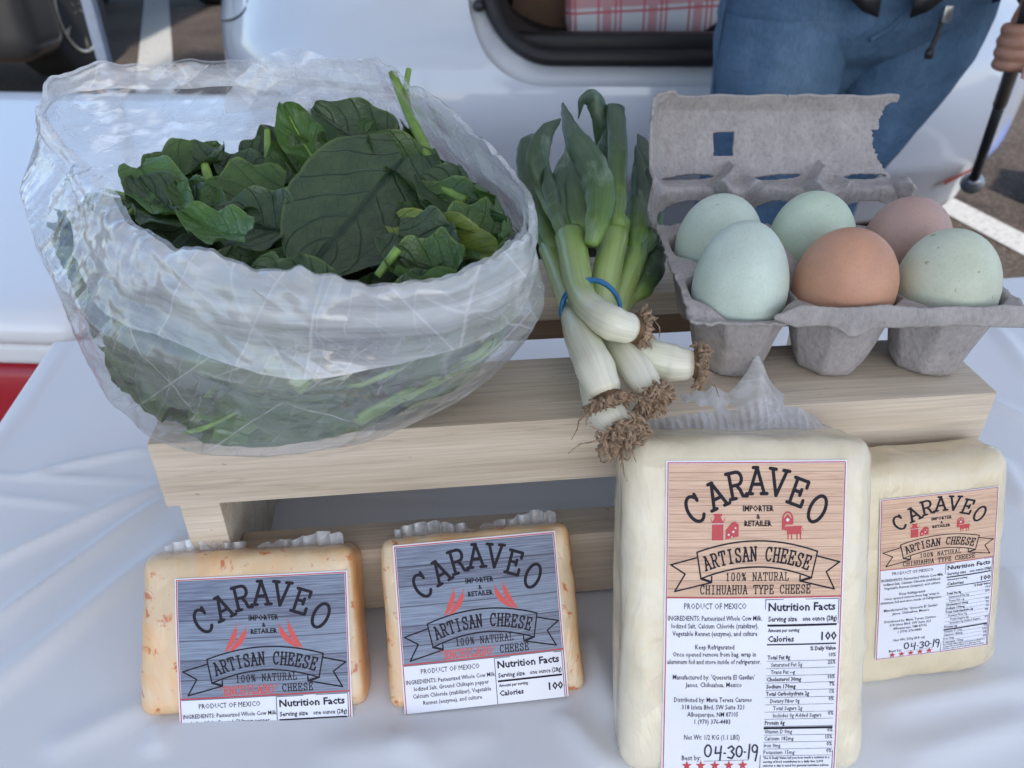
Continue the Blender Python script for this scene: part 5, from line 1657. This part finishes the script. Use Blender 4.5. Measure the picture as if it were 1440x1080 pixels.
# face and hair
b = MB()
b.lathe([(.001, -.02), (.012, -.012), (.014, 0), (.008, .016), (.001, .03)], 12, Matrix.Translation(Vector((.53, 1.262, .845)) - poff)); b.build('nose', M['skin'], person)
M['eye'] = simple('eye', (.03, .02, .015), .2)
for s_ in (-1, 1):
    b = MB(); b.lathe([(.001, -.009), (.008, -.005), (.010, 0), (.008, .005), (.001, .009)], 12, Matrix.Translation(Vector((.53 + s_ * .032, 1.278, .868)) - poff)); b.build('eye', M['eye'], person)
    b = MB(); b.lathe([(.004, -.03), (.016, -.018), (.020, .005), (.014, .026), (.003, .032)], 12, Matrix.Translation(Vector((.53 + s_ * .085, 1.36, .855)) - poff)); b.build('ear', M['skin'], person)
b = MB(); b.tube([Vector((.505, 1.275, .808)) - poff, Vector((.53, 1.268, .805)) - poff, Vector((.555, 1.275, .808)) - poff], [.002, .005, .002], 8); b.build('mouth', M['nail'], person)
b = MB()
def hair_fn(u, v_):
    a = 2 * math.pi * u; ph = v_ * 1.9
    r = .102 + .004 * nz((u * 20, v_ * 5, 0))
    p = Vector((.53 + r * math.sin(ph) * math.cos(a), 1.375 + r * 1.05 * math.sin(ph) * math.sin(a), .865 + r * 1.12 * math.cos(ph)))
    if math.sin(a) < -.2 and ph > 1.05: p = Vector((.53, 1.375, .865)) + (p - Vector((.53, 1.375, .865))) * .80
    return p - poff
b.grid(hair_fn, 40, 16, closeu=True); b.build('hair', M['hair'], person)
# jacket: hem just inside the frame, open at the front
jk = MB()
def jfn(u, v_):
    a = -math.pi / 2 + .10 + (2 * math.pi - .20) * u
    dist = min(u, 1 - u)
    hem = .178 - .058 * math.exp(-(dist / .045) ** 2)
    z = .62 + (hem - .62) * v_
    k = .5 + .5 * math.sin((z - .1) * 2.5)
    A, B = .205 + .02 * v_, .145 + .015 * v_
    if z > .5: A *= 1 - (z - .5) * 1.6; B *= 1 - (z - .5) * 1.6
    p = Vector((.535 + A * math.cos(a), 1.375 + B * math.sin(a), z))
    return p + Vector((math.cos(a), math.sin(a), 0)) * .010 * nz(p, 12) - poff
jk.grid(jfn, 60, 24)
jo = jk.build('jacket', M['jacket'], person); md = jo.modifiers.new('thickness', 'SOLIDIFY'); md.thickness = .004
for pts, rr_ in (([(.70, 1.38, .60), (.765, 1.33, .40), (.775, 1.24, .235), (.735, 1.19, .175), (.712, 1.165, .155)], [.075, .062, .052, .045, .040]),
                 ([(.36, 1.38, .60), (.30, 1.42, .38), (.33, 1.40, .26)], [.075, .062, .05])):
    b = MB(); q = spline([Vector(p) - poff for p in pts], 6); b.tube(q, rs(rr_, 6), 18)
    for k in range(len(b.v)): b.v[k] += Vector((nz(b.v[k], 20), nz(b.v[k], 20, 4), nz(b.v[k], 20, 8))) * .008
    b.build('sleeve', M['jacket'], person)
# zip pull hanging from the jacket
M['zipmetal'] = simple('zip_metal', (.5, .5, .5), .3, 1.0)
b = MB(); b.tube(spline([Vector(p) - poff for p in ((.612, 1.232, .118), (.607, 1.222, .10), (.600, 1.216, .078))], 5), .0035, 8)
b.build('zip_cord', M['blackp'], person)
b = MB(); b.box(Vector((.608, 1.222, .112)) - poff, Vector((.620, 1.228, .134)) - poff, .001); b.build('zip_slider', M['zipmetal'], person)
b = MB(); b.lathe([(.0055, -.007), (.0065, 0), (.005, .006)], 10, Matrix.Translation(Vector((.599, 1.215, .073)) - poff)); b.build('zip_end', M['blackp'], person)
# jeans details
b = MB(); b.tube(spline([Vector(p) - poff for p in ((.522, 1.245, .085), (.545, 1.245, .100), (.56, 1.245, .118))], 6), .003, 8); b.build('fly_seam', M['denim'], person)
for pts in ([(.326, 1.34, .14), (.322, 1.33, .0), (.330, 1.33, -.15)],):
    b = MB(); b.tube(spline([Vector(p) - poff for p in pts], 6), .003, 6); b.build('side_seam', M['denim'], person)
for x, y in ((.395, 1.33), (.53, 1.39)):
    b = MB(); vs_, fs_ = rbox(.048, .13, .045, .035, 10)
    b.add([Vector((x, y, GZ + .045)) + q - poff for q in vs_], fs_); b.build('shoe', M['shoe'], person)
# hand holding the pole: palm and curled fingers
H = Vector((.660, 1.10, .100))
hb = MB()
def hp(*p): return H + Vector(p) * .82 - poff
for i in range(4):          # fingers wrap round the front of the pole
    z = .030 - .017 * i
    r = (.0088, .0090, .0086, .0076)[i]
    ln = (.95, 1.05, 1.0, .85)[i]
    hb.tube(spline([hp(.030, .022, z + .004), hp(.012, -.012 * ln, z + .002), hp(-.010, -.020 * ln, z), hp(-.026, -.008, z - .002), hp(-.026, .012 * ln, z - .002), hp(-.012, .020 * ln, z)], 4), [r * q for q in rs([1.15, 1.1, 1.05, 1.0, .95, .7], 4)], 12)
hb.tube(spline([hp(.034, .016, .036), hp(.026, -.016, .012), hp(.010, -.028, -.014), hp(-.004, -.030, -.030)], 5), rs([.014, .012, .0105, .0075], 5), 12)   # thumb
hb.tube(spline([hp(.060, .040, .040), hp(.045, .030, .018), hp(.038, .018, -.006), hp(.032, .012, -.026)], 5), rs([.022, .025, .024, .015], 5), 16, .75)    # palm
hand = hb.build('hand', M['skin'], person)
md = hand.modifiers.new('remesh', 'REMESH'); md.mode = 'VOXEL'; md.voxel_size = .0022; md.use_smooth_shade = True
md = hand.modifiers.new('smooth', 'SMOOTH'); md.iterations = 3; md.factor = .5
b = MB(); vs_, fs_ = rbox(.0062, .003, .0085, .0028, 8); b.add([q + hp(-.002, -.0385, -.026) for q in vs_], fs_); b.build('thumbnail', M['nail'], hand)
# pole in the hand
pole = empty('walking_pole', (.8107, 1.36, -.19), 'black and silver walking pole with a round metal foot, held in the hand', 'walking pole')
q0 = Vector((.8107, 1.36, -.19)); PT = Vector((.655, 1.095, .145)); PB = Vector((.805, 1.355, -.165))
M['polemetal'] = simple('brushed_pole', (.16, .155, .14), .35, .7)
d = (PB - PT).normalized()
b = MB(); b.tube([PT + d * .05 - q0, PT + d * .20 - q0], .0095, 14); b.build('upper_tube', M['polemetal'], pole)
b = MB(); b.tube([PT + d * .20 - q0, PB - q0], .0078, 14); b.build('lower_tube', M['blackp'], pole)
b = MB(); b.tube([PT - d * .02 - q0, PT + d * .05 - q0], [.014, .013], 14); b.build('grip', M['black'], pole)
b = MB(); b.lathe([(.010, .012), (.012, .006), (.018, 0), (.020, -.006), (.014, -.010)], 20, Matrix.Translation(PB - q0) @ (-d).to_track_quat('Z', 'Y').to_matrix().to_4x4())
b.build('foot', M['steel'], pole)

# ------------------------------------------------------------------ cooler, tent pole, dark car, blue crate
M['coolerwhite'] = simple('white_plastic_lid', (.84, .86, .88), .3, coat=.4)
M['coolerred'] = simple('red_plastic', (.42, .015, .03), .35, coat=.3)
cool = empty('cooler', (-.80, 1.24, GZ), 'large red cooler with a thick white lid on the ground left of the table', 'cooler')
def crb(name, hx, hy, z0, z1, r, m):
    vs_, fs_ = rbox(hx, hy, (z1 - z0) / 2, r, 14)
    b_ = MB(); b_.add([q + Vector((0, 0, (z0 + z1) / 2)) for q in vs_], fs_); return b_.build(name, m, cool)
crb('lid', .365, .490, .605, .640, .016, M['coolerwhite'])
crb('rim_band', .352, .474, .572, .6045, .012, M['coolerwhite'])
crb('cooler_body', .342, .462, .010, .5715, .03, M['coolerred'])
for sx in (-1, 1):
    b = MB(); b.tube(spline([(sx * .345, -.10, .42), (sx * .375, -.09, .36), (sx * .375, .09, .36), (sx * .345, .10, .42)], 5), .01, 8); b.build('handle', M['coolerwhite'], cool)
cool.rotation_euler = (0, 0, math.radians(-3))
M['polewhite'] = simple('pale_blue_enamel', (.50, .56, .64), .35, nscale=15)
M['darkpaint'] = simple('dark_bumper_plastic', (.018, .019, .021), .35, coat=.4)
dc = empty('dark_car', (-3.0, 5.6, GZ), 'black car seen end on, bumper over a wide tyre with cream alloy rim', 'car')
do = Vector((-3.0, 5.6, GZ))
def dcb(name, c, h, r, m, n=12):
    vs_, fs_ = rbox(*h, r, n); q = MB(); q.add([p + Vector(c) - do for p in vs_], fs_); return q.build(name, m, dc)
dcb('bumper', (-3.05, 4.17, -.27), (.80, .20, .255), .11, M['darkpaint'], 16)
dcb('body', (-3.05, 6.2, .22), (.80, 1.95, .20), .12, M['darkpaint'], 16)
dcb('cabin', (-3.05, 6.6, .60), (.66, 1.3, .24), .18, M['darkpaint'])
dcb('grille', (-3.02, 3.97, -.10), (.42, .012, .13), .011, M['polemetal'], 8)
for x in (-2.52, -3.58):
    for y in (4.80, 7.5): wheel(dc, (x, y, GZ + .36), .36, .25, do)
M['blue'] = simple('blue_plastic', (.01, .08, .45), .35)
bc = empty('blue_crate', (1.935, 2.86, GZ), 'bright blue plastic crate at the right edge beside the white car', 'crate')
def crateb(name, a, b__):
    q = MB().box(a, b__, .008); return autosmooth(q.build(name, M['blue'], bc))
bc.location = (1.85, 2.74, GZ); bc.rotation_euler = (0, 0, -.62)
crateb('crate_base', (0, 0, 0), (.40, .30, .02))
crateb('side_panel', (0, 0, .0203), (.02, .30, .16)); crateb('side_panel', (.38, 0, .0203), (.40, .30, .16))
crateb('end_panel', (.0203, 0, .0203), (.3797, .02, .16)); crateb('end_panel', (.0203, .28, .0203), (.3797, .30, .16))

# ------------------------------------------------------------------ canopy over the stall
def canopy_mat():
    m, t, b = mat('white_canopy_cloth')
    out = t.nodes['Material Output']
    b.inputs['Base Color'].default_value = (.80, .80, .80, 1); b.inputs['Roughness'].default_value = .8
    tl = t.nodes.new('ShaderNodeBsdfTranslucent'); tl.inputs['Color'].default_value = (.75, .76, .78, 1)
    mx = t.nodes.new('ShaderNodeMixShader'); mx.inputs[0].default_value = .30
    lnk(t, b.outputs[0], mx.inputs[1]); lnk(t, tl.outputs[0], mx.inputs[2]); lnk(t, mx.outputs[0], out.inputs[0])
    return m
M['canopy'] = canopy_mat()
cn = empty('canopy_tent', (.04, .635, GZ), 'pop up canopy, one pale metal leg standing on the asphalt behind the cooler', 'canopy')
cno = Vector((.04, .635, GZ))
CX0, CX1, CYA, CYB, EH, PH = -1.46, 1.54, -1.75, 3.02, 1.40, 2.05
corners = [(CX0, CYA), (CX1, CYA), (CX1, CYB), (CX0, CYB)]
mid = Vector(((CX0 + CX1) / 2, (CYA + CYB) / 2, PH)) - cno
b = MB()
for i in range(4):
    p, q = corners[i], corners[(i + 1) % 4]
    P_, Q_ = Vector((*p, EH)) - cno, Vector((*q, EH)) - cno
    b.grid(lambda u, v: P_.lerp(Q_, u).lerp(mid, v) + Vector((0, 0, -.10 * math.sin(math.pi * u) * (1 - v) * v * 2)), 12, 10)
b.build('roof', M['canopy'], cn)
b = MB()
for i in range(4):
    p, q = corners[i], corners[(i + 1) % 4]
    b.grid(lambda u, v: Vector((p[0] + (q[0] - p[0]) * u, p[1] + (q[1] - p[1]) * u, EH - .22 * v)) - cno, 12, 3)
b.build('valance', M['canopy'], cn)
for x, y in corners:
    b = MB(); b.box(Vector((x - .019, y - .019, GZ + .01)) - cno, Vector((x + .019, y + .019, EH - .004)) - cno, .003); lg = b.build('leg', M['polewhite'], cn)
    b = MB(); b.box(Vector((x - .05, y - .05, GZ)) - cno, Vector((x + .05, y + .05, GZ + .0098)) - cno, .003); b.build('foot_plate', M['polewhite'], lg)
